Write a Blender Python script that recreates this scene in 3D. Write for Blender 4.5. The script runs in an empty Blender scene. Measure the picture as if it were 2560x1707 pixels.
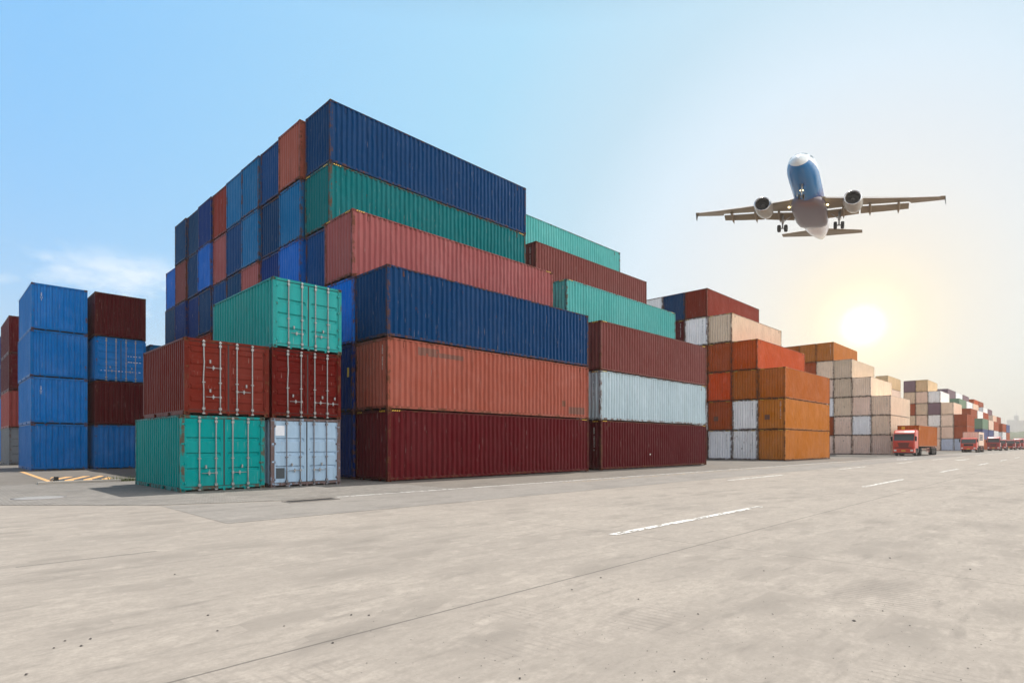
import bpy, math, random
from mathutils import Vector, Matrix
random.seed(7)
sc = bpy.context.scene
COL = sc.collection
R = math.radians

# ------------------------------------------------------------------ camera, world, sun, exposure
YAW = 0.792578; CAMH = 1.48486; FPX = 1455.09
cam = bpy.data.cameras.new('camera'); camo = bpy.data.objects.new('camera', cam); COL.objects.link(camo)
camo.location = (0, 0, CAMH); camo.rotation_euler = (math.pi/2, 0, -YAW)
cam.sensor_width = 36; cam.lens = FPX/2560*36; cam.shift_y = (1111-853.5)/2560
cam.clip_start = 0.1; cam.clip_end = 9000
sc.camera = camo
SUNV = Vector((0.37, 0.13, 1)).normalized()
sun = bpy.data.lights.new('sun', 'SUN'); suno = bpy.data.objects.new('sun', sun); COL.objects.link(suno)
sun.energy = 5.0; sun.angle = R(0.5); sun.color = (1, .95, .87)
suno.rotation_euler = SUNV.to_track_quat('Z', 'Y').to_euler(); suno.location = (0, 0, 60)
sc.view_settings.view_transform = 'Standard'; sc.view_settings.look = 'None'
sc.view_settings.gamma = 1; sc.view_settings.exposure = 0.05
sc.cycles.use_denoising = True
sc.cycles.volume_bounces = 0
sc.cycles.max_bounces = 6
GLOW = Vector((1.132, 0.272, 0.203)).normalized()

world = bpy.data.worlds.new('World'); sc.world = world; world.use_nodes = True
nt = world.node_tree; N = nt.nodes; Lk = nt.links
for n in list(N): N.remove(n)
out = N.new('ShaderNodeOutputWorld')
sky = N.new('ShaderNodeTexSky'); sky.sky_type = 'NISHITA'; sky.sun_disc = False
sky.sun_elevation = math.asin(SUNV.z); sky.sun_rotation = math.atan2(SUNV.x, SUNV.y)
sky.air_density = 1.0; sky.dust_density = 1.5; sky.ozone_density = 1.0
bg1 = N.new('ShaderNodeBackground'); bg1.inputs['Strength'].default_value = 0.05
Lk.new(sky.outputs[0], bg1.inputs[0])
tc = N.new('ShaderNodeTexCoord')
def wm(op, a, b=None, c=None, clamp=False):
    n = N.new('ShaderNodeMath'); n.operation = op; n.use_clamp = clamp
    for i, v in enumerate((a, b, c)):
        if v is None: continue
        if isinstance(v, (int, float)): n.inputs[i].default_value = v
        else: Lk.new(v, n.inputs[i])
    return n.outputs[0]
dot = N.new('ShaderNodeVectorMath'); dot.operation = 'DOT_PRODUCT'
Lk.new(tc.outputs['Generated'], dot.inputs[0]); dot.inputs[1].default_value = GLOW
ang = wm('ARCCOSINE', wm('MINIMUM', dot.outputs['Value'], 0.99999))           # angle from the glow, radians
ramp = N.new('ShaderNodeValToRGB'); cr = ramp.color_ramp; cr.interpolation = 'LINEAR'
def stop(p, c):
    e = cr.elements.new(p); e.color = (*c, 1); return e
cr.elements[0].position = 0.0; cr.elements[0].color = (1.8, 1.7, 1.4, 1)
cr.elements[1].position = 1.0; cr.elements[1].color = (.09, .29, .50, 1)
for p_, c_ in ((.007, (1.6, 1.4, .95)), (.015, (1.1, .88, .48)), (.030, (.86, .69, .40)), (.055, (.74, .64, .46)), (.09, (.66, .635, .55)), (.115, (.61, .625, .585)), (.155, (.53, .62, .64)), (.21, (.36, .525, .58)), (.295, (.24, .50, .63)), (.54, (.125, .40, .70))): stop(p_, c_)
Lk.new(wm('DIVIDE', ang, 2.2), ramp.inputs[0])
# pale haze near the horizon
sep = N.new('ShaderNodeSeparateXYZ'); Lk.new(tc.outputs['Generated'], sep.inputs[0])
hz = wm('POWER', wm('SUBTRACT', 1.0, wm('MAXIMUM', sep.outputs['Z'], 0.0)), 7.0)
mixh = N.new('ShaderNodeMixRGB'); Lk.new(wm('MULTIPLY', hz, 0.75), mixh.inputs[0])
Lk.new(ramp.outputs[0], mixh.inputs[1]); mixh.inputs[2].default_value = (.42, .42, .42, 1)
mixg = N.new('ShaderNodeMixRGB')                                              # glow wins over the haze near the sun side
Lk.new(wm('SMOOTH_MIN', wm('MULTIPLY', ang, 4.0), 1.0, 0.2), mixg.inputs[0])
Lk.new(ramp.outputs[0], mixg.inputs[1]); Lk.new(mixh.outputs[0], mixg.inputs[2])
# thin clouds low on the left
mp = N.new('ShaderNodeMapping'); Lk.new(tc.outputs['Generated'], mp.inputs[0]); mp.inputs['Scale'].default_value = (3.6, 3.6, 6.5)
mp.inputs['Location'].default_value = (1.3, 0.2, 0.35)
cn = N.new('ShaderNodeTexNoise'); cn.inputs['Scale'].default_value = 1.9; cn.inputs['Detail'].default_value = 7; cn.inputs['Roughness'].default_value = .58
Lk.new(mp.outputs[0], cn.inputs['Vector'])
cmask = wm('MULTIPLY', wm('SUBTRACT', cn.outputs[0], 0.49), 7.0, clamp=True)
def band(v, lo, hi, soft):
    a = wm('DIVIDE', wm('SUBTRACT', v, lo), soft, clamp=True); b = wm('DIVIDE', wm('SUBTRACT', hi, v), soft, clamp=True)
    return wm('MULTIPLY', a, b)
cmask = wm('MULTIPLY', cmask, band(sep.outputs['Z'], 0.15, 0.275, 0.035))
cmask = wm('MULTIPLY', cmask, wm('DIVIDE', wm('SUBTRACT', 0.36, sep.outputs['X']), 0.12, clamp=True))
mixc = N.new('ShaderNodeMixRGB'); Lk.new(wm('MULTIPLY', cmask, 0.62), mixc.inputs[0])
Lk.new(mixg.outputs[0], mixc.inputs[1]); mixc.inputs[2].default_value = (.80, .82, .82, 1)
def sky_fill(prev, d, lo, span, col):      # bright patch added to the unseen sky behind the camera, fill for shaded faces
    dn = N.new('ShaderNodeVectorMath'); dn.operation = 'DOT_PRODUCT'; Lk.new(tc.outputs['Generated'], dn.inputs[0]); dn.inputs[1].default_value = d
    mx = N.new('ShaderNodeMixRGB'); Lk.new(wm('DIVIDE', wm('SUBTRACT', dn.outputs['Value'], lo), span, clamp=True), mx.inputs[0])
    Lk.new(prev, mx.inputs[1]); mx.inputs[2].default_value = (*col, 1); return mx
mixb = sky_fill(mixc.outputs[0], (-.55, -.83, .05), 0.05, 0.45, (.60, .60, .61))
mixb = sky_fill(mixb.outputs[0], (.42, -.90, .12), 0.50, 0.30, (3.0, 2.84, 2.6))
bg2 = N.new('ShaderNodeBackground'); Lk.new(mixb.outputs[0], bg2.inputs[0])
zen = wm('DIVIDE', wm('SUBTRACT', sep.outputs['Z'], 0.58), 0.25, clamp=True)      # the clear zenith is much deeper than the hazy lower sky
Lk.new(wm('SUBTRACT', 1.08, wm('MULTIPLY', zen, 0.93)), bg2.inputs['Strength'])
add = N.new('ShaderNodeAddShader'); Lk.new(bg1.outputs[0], add.inputs[0]); Lk.new(bg2.outputs[0], add.inputs[1])
Lk.new(add.outputs[0], out.inputs['Surface'])

# ------------------------------------------------------------------ helpers
def lin(r, g, b, gain=1.0):
    f = lambda v: (v/12.92 if v <= .04045 else ((v+.055)/1.055)**2.4)
    return tuple(min(.93, f(v/255)*gain) for v in (r, g, b))

class MB:
    def __init__(s): s.v = []; s.f = []; s.m = []; s.sm = []
    def add(s, vs, fs, mi=0, smooth=False):
        o = len(s.v); s.v += [tuple(v) for v in vs]
        for f in fs: s.f.append(tuple(o+i for i in f)); s.m.append(mi); s.sm.append(smooth)
        return s
    def box(s, x0, x1, y0, y1, z0, z1, mi=0):
        vs = [(x0,y0,z0),(x1,y0,z0),(x1,y1,z0),(x0,y1,z0),(x0,y0,z1),(x1,y0,z1),(x1,y1,z1),(x0,y1,z1)]
        return s.add(vs, [(0,3,2,1),(4,5,6,7),(0,1,5,4),(1,2,6,5),(2,3,7,6),(3,0,4,7)], mi)
    def hexa(s, vs, mi=0):
        return s.add(vs, [(0,3,2,1),(4,5,6,7),(0,1,5,4),(1,2,6,5),(2,3,7,6),(3,0,4,7)], mi)
    def rings(s, rings, mi=0, smooth=True, caps=True, closed=True):
        n = len(rings[0]); vs = [p for r in rings for p in r]; fs = []
        for i in range(len(rings)-1):
            for j in range(n if closed else n-1):
                k = (j+1) % n
                fs.append((i*n+j, i*n+k, (i+1)*n+k, (i+1)*n+j))
        s.add(vs, fs, mi, smooth)
        if caps:
            o = len(s.v)-len(vs)
            for base, rev in ((0, True), ((len(rings)-1)*n, False)):
                idx = [o+base+j for j in range(n)]
                s.f.append(tuple(reversed(idx)) if rev else tuple(idx)); s.m.append(mi); s.sm.append(False)
        return s
    def tube(s, p, q, r, r2=None, n=10, mi=0, smooth=True):
        p = Vector(p); q = Vector(q); d = (q-p).normalized()
        u = d.orthogonal().normalized(); w = d.cross(u); r2 = r if r2 is None else r2
        rg = []
        for c, rr in ((p, r), (q, r2)):
            rg.append([tuple(c+u*math.cos(a)*rr+w*math.sin(a)*rr) for a in (2*math.pi*k/n for k in range(n))])
        return s.rings(rg, mi, smooth)
    def mapv(s, fn):
        s.v = [tuple(fn(*v)) for v in s.v]; return s
    def mesh(s, name, mats):
        me = bpy.data.meshes.new(name); me.from_pydata(s.v, [], s.f)
        for m in mats: me.materials.append(m)
        me.polygons.foreach_set('material_index', s.m); me.polygons.foreach_set('use_smooth', s.sm)
        me.update(); return me
    def build(s, name, mats, parent=None, loc=(0,0,0), rz=0):
        if not isinstance(mats, (list, tuple)): mats = [mats]
        o = bpy.data.objects.new(name, s.mesh(name, mats)); COL.objects.link(o)
        o.location = loc; o.rotation_euler = (0, 0, rz)
        if parent: o.parent = parent
        return o

def put(name, me, parent=None, loc=(0,0,0), rot=(0,0,0), color=None, scale=None):
    o = bpy.data.objects.new(name, me); COL.objects.link(o); o.location = loc; o.rotation_euler = rot
    if parent: o.parent = parent
    if color: o.color = color
    if scale: o.scale = scale
    return o
def tag(o, label=None, cat=None, group=None, kind=None):
    if label: o['label'] = label
    if cat: o['category'] = cat
    if group: o['group'] = group
    if kind: o['kind'] = kind
    return o
def empty(name, loc, rz=0, scale=(1,1,1)):
    o = bpy.data.objects.new(name, None); COL.objects.link(o); o.location = loc; o.rotation_euler = (0,0,rz); o.scale = scale
    o.empty_display_size = .3
    return o

# ------------------------------------------------------------------ materials
class NT:
    def __init__(s, name):
        s.mat = bpy.data.materials.new(name); s.mat.use_nodes = True
        s.t = s.mat.node_tree; s.n = s.t.nodes; s.l = s.t.links
        s.b = s.n['Principled BSDF']
    def new(s, t): return s.n.new(t)
    def link(s, a, b): s.l.new(a, b)
    def math(s, op, a, b=None, c=None, clamp=False):
        n = s.n.new('ShaderNodeMath'); n.operation = op; n.use_clamp = clamp
        for i, v in enumerate((a, b, c)):
            if v is None: continue
            if isinstance(v, (int, float)): n.inputs[i].default_value = v
            else: s.l.new(v, n.inputs[i])
        return n.outputs[0]
    def noise(s, vec, scale, detail=4, rough=.55, dist=0):
        n = s.n.new('ShaderNodeTexNoise'); n.inputs['Scale'].default_value = scale
        n.inputs['Detail'].default_value = detail; n.inputs['Roughness'].default_value = rough; n.inputs['Distortion'].default_value = dist
        if vec: s.l.new(vec, n.inputs['Vector'])
        return n.outputs[0]
    def mapping(s, vec, scale=(1,1,1), loc=(0,0,0), rot=(0,0,0)):
        n = s.n.new('ShaderNodeMapping'); n.inputs['Scale'].default_value = scale; n.inputs['Location'].default_value = loc; n.inputs['Rotation'].default_value = rot
        s.l.new(vec, n.inputs['Vector']); return n.outputs[0]
    def mix(s, f, a, b):
        n = s.n.new('ShaderNodeMixRGB')
        for i, v in enumerate((f, a, b)):
            if isinstance(v, (int, float)): n.inputs[i].default_value = v
            elif isinstance(v, tuple): n.inputs[i].default_value = (*v, 1) if len(v) == 3 else v
            else: s.l.new(v, n.inputs[i])
        return n.outputs[0]
    def vadd(s, a, b):
        n = s.n.new('ShaderNodeVectorMath'); n.operation = 'ADD'; s.l.new(a, n.inputs[0]); s.l.new(b, n.inputs[1]); return n.outputs[0]
    def bump(s, h, strength=.3, dist=.02):
        n = s.n.new('ShaderNodeBump'); n.inputs['Strength'].default_value = strength; n.inputs['Distance'].default_value = dist
        s.l.new(h, n.inputs['Height']); s.l.new(n.outputs[0], s.b.inputs['Normal']); return n

def plain(name, col, rough=.5, metal=0, emit=None, estr=0, var=.12, vscale=6):
    m = NT(name); tcn = m.new('ShaderNodeTexCoord')
    nz = m.noise(tcn.outputs['Object'], vscale, 4)
    c2 = tuple(c*(1-var*2) for c in col); c1 = tuple(min(1, c*(1+var)) for c in col)
    m.link(m.mix(nz, c2, c1), m.b.inputs['Base Color'])
    m.b.inputs['Roughness'].default_value = rough; m.b.inputs['Metallic'].default_value = metal
    if emit:
        m.b.inputs['Emission Color'].default_value = (*emit, 1); m.b.inputs['Emission Strength'].default_value = estr
    return m.mat

def paint_mat(name, rust_bias=0.0, bumpy=1.0, rough=.42):
    """weathered container paint: colour from the object, rust amount from the object's alpha"""
    m = NT(name); oi = m.new('ShaderNodeObjectInfo'); tcn = m.new('ShaderNodeTexCoord')
    comb = m.new('ShaderNodeCombineXYZ'); m.link(m.math('MULTIPLY', oi.outputs['Random'], 41.0), comb.inputs[0]); m.link(m.math('MULTIPLY', oi.outputs['Random'], 17.0), comb.inputs[2])
    v = m.vadd(tcn.outputs['Object'], comb.outputs[0])
    base = oi.outputs['Color']
    big = m.noise(v, .45, 5, .6)
    streak = m.noise(m.mapping(v, (5.5, 5.5, .32)), 1.0, 5, .6)
    fine = m.noise(v, 9, 5, .6)
    hsv = m.new('ShaderNodeHueSaturation'); m.link(base, hsv.inputs['Color'])
    m.link(m.math('ADD', .65, m.math('ADD', m.math('MULTIPLY', big, .30), m.math('MULTIPLY', streak, .40))), hsv.inputs['Value'])
    m.link(m.math('SUBTRACT', 1.12, m.math('MULTIPLY', big, .24)), hsv.inputs['Saturation'])
    # chalky faded areas
    chalk = m.math('MULTIPLY', m.math('SUBTRACT', m.noise(v, 1.1, 6, .62, .4), .52), 1.1, clamp=True)
    hs2 = m.new('ShaderNodeHueSaturation'); m.link(hsv.outputs[0], hs2.inputs['Color']); hs2.inputs['Value'].default_value = 1.35; hs2.inputs['Saturation'].default_value = .86
    c = m.mix(m.math('MULTIPLY', chalk, .9), hsv.outputs[0], hs2.outputs[0])
    # dirt streaks
    dirt = m.math('MULTIPLY', m.math('SUBTRACT', m.noise(m.mapping(v, (3.0, 3.0, .5), (7, 3, 1)), 1.3, 7, .65), .55), 2.2, clamp=True)
    hs3 = m.new('ShaderNodeHueSaturation'); m.link(c, hs3.inputs['Color']); hs3.inputs['Value'].default_value = .42; hs3.inputs['Saturation'].default_value = .92
    c = m.mix(m.math('MULTIPLY', dirt, .7), c, hs3.outputs[0])
    # bright scratches, thin and vertical
    scr = m.math('MULTIPLY', m.math('SUBTRACT', m.noise(m.mapping(v, (24, 24, 1.3), (3, 1, 9)), 1.0, 3, .5), .675), 9, clamp=True)
    c = m.mix(m.math('MULTIPLY', scr, .6), c, (.42, .36, .33))
    # rust
    amt = m.math('ADD', oi.outputs['Alpha'], rust_bias)
    rn = m.math('ADD', m.math('MULTIPLY', m.noise(v, 3.2, 8, .68), .6), m.math('MULTIPLY', m.noise(m.mapping(v, (9, 9, 1.2)), 1, 5, .6), .4))
    thr = m.math('SUBTRACT', .70, m.math('MULTIPLY', amt, .26))
    rust = m.math('MULTIPLY', m.math('SUBTRACT', rn, thr), 14, clamp=True)
    rc = m.mix(fine, (.035, .018, .012), (.17, .072, .036))
    c = m.mix(m.math('MULTIPLY', rust, .85), c, rc)
    m.link(c, m.b.inputs['Base Color'])
    m.link(m.math('ADD', rough-.08, m.math('ADD', m.math('MULTIPLY', fine, .16), m.math('MULTIPLY', rust, .35))), m.b.inputs['Roughness'])
    m.b.inputs['Specular IOR Level'].default_value = .16
    tn = m.new('ShaderNodeMixRGB'); tn.blend_type = 'MIX'; tn.inputs[0].default_value = .88; tn.inputs[1].default_value = (1, 1, 1, 1); sc2 = m.new('ShaderNodeVectorMath'); sc2.operation = 'SCALE'; m.link(base, sc2.inputs[0]); sc2.inputs['Scale'].default_value = 2.2; m.link(sc2.outputs[0], tn.inputs[2]); m.link(tn.outputs[0], m.b.inputs['Specular Tint'])
    hgt = m.math('ADD', m.math('MULTIPLY', m.noise(v, 1.5, 3, .5), 1.0), m.math('MULTIPLY', m.noise(m.mapping(v, (2.2, 2.2, 1.0)), 2.6, 2, .5), .45))
    hgt = m.math('ADD', hgt, m.math('MULTIPLY', fine, .02))
    m.bump(hgt, .35*bumpy, .03)
    return m.mat
PAINT = paint_mat('container_paint')
FRAMEP = paint_mat('frame_paint', .34, .25)
CASTP = paint_mat('casting_paint', .7, .3, .6)
BLACK = plain('dark_void', (.008, .008, .009), .8)
FLOORM = plain('container_underside', (.05, .042, .035), .8)
YEL = plain('hazard_yellow', (.78, .50, .03), .5)
GALV = plain('galvanised_steel', (.27, .28, .29), .45, .35, var=.2, vscale=20)
DGALV = plain('rusty_steel_bar', (.17, .17, .19), .5, .35, var=.3, vscale=14)
GASK = plain('rubber_gasket', (.018, .019, .022), .75)
WHITEM = plain('white_lettering', (.72, .72, .70), .6)
DARKL = plain('dark_lettering', (.05, .06, .09), .6)

# ------------------------------------------------------------------ container meshes (local: length X, width Y, origin at base centre; -X corrugated end, +X doors)
def wob(a, z, seed, amp):
    return amp*(math.sin(a*1.7+seed*3.1+z*1.3)*math.sin(z*2.4+seed)+.6*math.sin(a*3.9-seed+z*2.9)*math.sin(z*4.3+seed*2+a*.7)+.35*math.sin(a*9.1+z*6.7+seed))
def corr(MBo, a0, a1, z0, z1, pitch, depth, place, seed=0, amp=.008):
    """vertical corrugations between a0 and a1, slightly dented; place(a, d, z) -> point; d>0 goes inwards"""
    n = max(2, round((a1-a0)/pitch)); p = (a1-a0)/n; prof = []
    for i in range(n):
        b = a0+i*p
        prof += [(b, 0), (b+p*.28, 0), (b+p*.40, depth), (b+p*.70, depth)]
    prof.append((a1, 0)); nz = 10; vs = []
    for a, d in prof:
        for k in range(nz+1):
            z = z0+(z1-z0)*k/nz; e = min(1, k/1.5, (nz-k)/1.5)*min(1, (a-a0)/.3, (a1-a)/.3)
            vs.append(place(a+wob(a, z, seed+5, amp*1.5)*e, d+max(-.006, wob(a, z, seed, amp*1.1))*e, z))
    fs = [(i*(nz+1)+k, (i+1)*(nz+1)+k, (i+1)*(nz+1)+k+1, i*(nz+1)+k+1) for i in range(len(prof)-1) for k in range(nz)]
    MBo.add(vs, fs); return MBo

def make_set(L, W, H, pockets, tag_, pitch=.278):
    hl, hw = L/2, W/2; S = {}
    for s, nm in ((-1, 'a'), (-1, 'a1'), (-1, 'a2'), (1, 'b')):
        m = MB(); corr(m, -hl+.10, hl-.10, .15, H-.055, pitch, .072, lambda a, d, z, s=s: (a, s*(hw-.012-d), z), {'a': 0, 'a1': 7, 'a2': 13, 'b': 4}[nm])
        S['side'+nm] = m.mesh('side_panel_'+tag_, [PAINT])
    for q_, nm in enumerate(('end', 'end1', 'end2', 'end3')):
        m = MB(); corr(m, -hw+.10, hw-.10, .16, H-.09, .245, .075, lambda a, d, z: (-hl+.015+d, a, z), q_*4.4+1, (.004, .008, .013, .007)[q_]); S[nm] = m.mesh('end_panel_'+tag_, [PAINT])
    # frame
    m = MB()
    for sx in (-1, 1):
        for sy in (-1, 1):
            x0, x1 = (-hl, -hl+.14) if sx < 0 else (hl-.11, hl)
            y0, y1 = (-hw, -hw+.12) if sy < 0 else (hw-.12, hw)
            m.box(x0, x1, y0, y1, .118, H-.118)
        xo = (-hl+.004, -hl+.06) if sx < 0 else (hl-.06, hl-.004)
        m.box(*xo, -hw+.10, hw-.10, H-.095, H-.006)
        m.box(*xo, -hw+.10, hw-.10, .075, .165)
        for t in (-.62, 0, .62): m.box(*xo, t*hw/1.22-.03, t*hw/1.22+.03, .012, .075)
    for sy in (-1, 1):
        y0, y1 = (-hw+.004, -hw+.06) if sy < 0 else (hw-.06, hw-.004)
        m.box(-hl+.1, hl-.1, y0, y1, H-.06, H-.004)
        if pockets:
            for a, b in ((-hl+.1, -1.22), (-.86, .86), (1.22, hl-.1)): m.box(a, b, y0, y1, .012, .155)
            for a in (-1.22, .86): m.box(a, a+.36, y0, y1, .125, .155)
        else:
            m.box(-hl+.1, hl-.1, *((y0+.015, y1) if sy < 0 else (y0, y1-.015)), .055, .155)
    S['frame'] = m.mesh('frame_'+tag_, [FRAMEP])
    m = MB(); m.add([(-hl+.07, -hw+.07, H-.03), (hl-.07, -hw+.07, H-.03), (hl-.07, hw-.07, H-.03), (-hl+.07, hw-.07, H-.03)], [(0,1,2,3)])
    n = int(L/.42)
    for i in range(n):
        a = -hl+.25+(L-.5)*i/n; m.box(a, a+.16, -hw+.12, hw-.12, H-.028, H-.01)
    S['roof'] = m.mesh('roof_panel_'+tag_, [PAINT])
    m = MB(); m.box(-hl+.07, hl-.07, -hw+.07, hw-.07, .13, .16)
    for i in range(int(L/.6)):
        a = -hl+.35+i*.6; m.box(a, a+.05, -hw+.07, hw-.07, .03, .13)
    S['floor'] = m.mesh('underside_'+tag_, [FLOORM])
    # corner casting: solid box with recessed dark eyes, built for +x +y top corner at origin corner
    m = MB(); cx, cy, cz = .178, .150, .118
    def face(o, u, v, nrm, du, dv):
        o, u, v, nrm = map(Vector, (o, u, v, nrm))
        P = [o, o+u*du, o+u*du+v*dv, o+v*dv]; c = sum(P, Vector())/4
        q = [c+(p-c)*.52 for p in P]; qi = [p-nrm*.05 for p in q]
        m.add(P+q, [(0,1,5,4),(1,2,6,5),(2,3,7,6),(3,0,4,7)]); m.add(q+qi, [(0,1,5,4),(1,2,6,5),(2,3,7,6),(3,0,4,7)]); m.add(qi, [(0,1,2,3)], 1)
    face((0,0,0), (0,0,1), (0,1,0), (-1,0,0), cz, cy)
    face((0,0,0), (1,0,0), (0,0,1), (0,-1,0), cx, cz)
    face((0,0,cz), (1,0,0), (0,1,0), (0,0,1), cx, cy)
    face((0,0,0), (0,1,0), (1,0,0), (0,0,-1), cy, cx)
    m.add([(cx,0,0),(cx,cy,0),(cx,cy,cz),(cx,0,cz)], [(0,1,2,3)]); m.add([(0,cy,0),(cx,cy,0),(cx,cy,cz),(0,cy,cz)], [(0,1,2,3)])
    S['cast'] = m.mesh('corner_casting_'+tag_, [CASTP, BLACK])
    # plain door end (seen from nowhere near): one mesh per leaf
    for s, nm in ((-1, 'dl'), (1, 'dr')):
        m = MB(); y0, y1 = sorted((s*.01, s*(hw-.12))); m.box(hl-.07, hl-.03, y0, y1, .17, H-.1)
        for yb in (.28, .78): m.tube((hl-.012, s*yb, .1), (hl-.012, s*yb, H-.05), .017, n=6)
        S[nm] = m.mesh('door_'+tag_, [PAINT])
    # hazard stripes on the two top corners seen at the road side and at the corrugated end
    S['haz'] = []
    for (x, dx) in ((-hl+.20, 1), (hl-.20, -1)):
        m = MB()
        for k in range(4):
            a = x+dx*k*.105; m.add([(a, -hw-.003, H-.058), (a+dx*.05, -hw-.003, H-.058), (a+dx*.085, -hw-.003, H-.008), (a+dx*.035, -hw-.003, H-.008)], [(0,1,2,3)])
        S['haz'].append(m.mesh('hazard_stripes_'+tag_, [YEL]))
    for s in (-1, 1):
        m = MB()
        for k in range(4):
            a = s*(hw-.2)-s*k*.105; m.add([(-hl+.001, a, H-.085), (-hl+.001, a+.05, H-.085), (-hl+.001, a+.09, H-.02), (-hl+.001, a+.04, H-.02)], [(0,1,2,3)])
        S['haz'].append(m.mesh('hazard_stripes_'+tag_, [YEL]))
    m = MB(); m.box(0, .07, -hw-.006, -hw+.02, H-.36, H-.12); S['vent'] = m.mesh('vent_'+tag_, [FRAMEP])
    S['dim'] = (L, W, H)
    return S
HC = make_set(13.14, 2.44, 2.884, False, 'long')
ST = make_set(6.06, 2.438, 2.585, True, 'short')

# ---- detailed doors for the short containers
def door_leaf_mesh(s, W, H, hl, style):
    hw = W/2; y0, y1 = .012, hw-.085; z0, z1 = .185, H-.115
    m = MB(); P = lambda y, z, d: (hl-.03-d, s*y, z)
    b = .075
    def bx(ya, yb, za, zb, d0, d1):
        xs = sorted((hl-.03-d0, hl-.03-d1)); ys = sorted((s*ya, s*yb)); m.box(xs[0], xs[1], ys[0], ys[1], za, zb)
    bx(y0, y0+b, z0, z1, 0, .05); bx(y1-b, y1, z0, z1, 0, .05); bx(y0+b, y1-b, z1-b*1.6, z1, 0, .05); bx(y0+b, y1-b, z0, z0+b, 0, .05)
    a0, a1 = z0+b, z1-b*1.6
    prof = []
    if style == 'wavy':
        n = 5; seg = (a1-a0)/n
        for i in range(n):
            c = a0+seg*i; prof += [(c, .03), (c+seg*.42, .03), (c+seg*.55, -.006), (c+seg*.82, -.006), (c+seg*.95, .03)]
        prof.append((a1, .03))
    else:
        n = 4; seg = (a1-a0)/n; prof.append((a0, .004))
        for i in range(1, n):
            c = a0+seg*i+.02; prof += [(c-.15, .004), (c-.10, .05), (c-.035, .06), (c, .004)]
        prof.append((a1, .008))
    ya, yb = y0+b, y1-b; yi0, yi1 = ya+.05, yb-.05
    vs = []; fs = []
    for z, d in prof: vs += [P(ya, z, .008 if style != 'wavy' else .03), P(yi0, z, d), P(yi1, z, d), P(yb, z, .008 if style != 'wavy' else .03)]
    for i in range(len(prof)-1):
        for k in range(3): fs.append((i*4+k, i*4+k+1, (i+1)*4+k+1, (i+1)*4+k))
    m.add(vs, fs)
    return m.mesh('door_'+style, [PAINT])
def bar_mesh(H, bent=False):
    m = MB(); zs = [.07, .5, .9, 1.2, 1.5, 1.8, 2.0, H-.03]
    rg = []
    for z in zs:
        dx = (.016*math.exp(-((z-1.75)/.25)**2) - .012*math.exp(-((z-1.3)/.2)**2)) if bent else 0
        rg.append([(math.cos(a)*.019, math.sin(a)*.019+dx, z) for a in (2*math.pi*k/10 for k in range(10))])
    m.rings(rg)
    for z, hh in ((.06, .05), (H-.08, .05), (.22, .085), (H-.20, .085)):
        m.box(-.035, .03, -.037, .037, z-hh/2, z+hh/2)
    for z in (1.12,): m.box(-.03, .026, -.042, .042, z-.018, z+.018)
    return m
def handle_mesh(sgn):
    m = MB(); m.tube((.03, 0, 0), (.03, sgn*.40, 0), .012, n=8); m.tube((.0, sgn*.20, 0), (.05, sgn*.20, 0), .038, n=10)
    m.box(.0, .045, sgn*.2-.012, sgn*.2+.012, -.07, .07); m.box(.0, .045, -.03, .03, -.04, .04)
    m.box(-.03, .02, sgn*.28-.02, sgn*.28+.02, .16, .27)
    return m.mesh('handle', [GALV])
HND = {1: handle_mesh(1), -1: handle_mesh(-1)}
m_ = MB(); m_.box(-.05, .012, -.065, .065, -.028, .028); m_.tube((.008, -.03, -.045), (.008, -.03, .045), .02, n=8); HINGE = m_.mesh('hinge', [FRAMEP])
def gasket_mesh(W, H, hl):
    m = MB(); hw = W/2
    m.box(hl-.075, hl-.024, -.02, .02, .18, H-.11); m.box(hl-.075, hl-.036, -hw+.07, hw-.07, H-.118, H-.095)
    m.box(hl-.075, hl-.036, -hw+.07, hw-.07, .165, .186)
    for s in (-1, 1):
        y = sorted((s*(hw-.086), s*(hw-.055))); m.box(hl-.075, hl-.036, y[0], y[1], .18, H-.11)
    return m.mesh('gasket', [GASK])
GK = gasket_mesh(2.438, 2.585, 3.03)
LEAF = {(st, s): door_leaf_mesh(s, 2.438, 2.585, 3.03, st) for st in ('flat', 'wavy') for s in (-1, 1)}
BARM = {(k, b): bar_mesh(2.585, b).mesh('locking_bar', [GALV if k == 'g' else DGALV]) for k in 'gd' for b in (False, True)}

def doors(root, col, rust, style='flat', bars='g', bent=(), handles=((-1, 0, .62, 1), (-1, 0, .62, 1)), fac=1.0):
    """two leaves with locking bars, handles and hinges; +X end"""
    c4 = (*col, rust)
    hl = 3.03; hw = 1.219
    put('gasket', GK, root)
    n = 0
    for s in (-1, 1):
        d = put('door', LEAF[(style, s)], root, color=c4)
        for k, yb in enumerate((.24, .70)):
            b = put('locking_bar', BARM[(bars, n in bent)], d, loc=(hl+.012, s*yb, 0)); n += 1
        for z in (.30, .95, 1.62, 2.28):
            put('hinge', HINGE, d, loc=(hl-.004, s*(hw-.10), z), rot=(0, 0, 0) , color=(*col, min(1, rust+.2)), scale=(1, s, 1))
    for (yh, z, sg, sidx) in handles:
        dd = [o for o in root.children if o.name.startswith('door')]
        h = put('handle', HND[sg], dd[sidx], loc=(hl+.012, yh, z))

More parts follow.
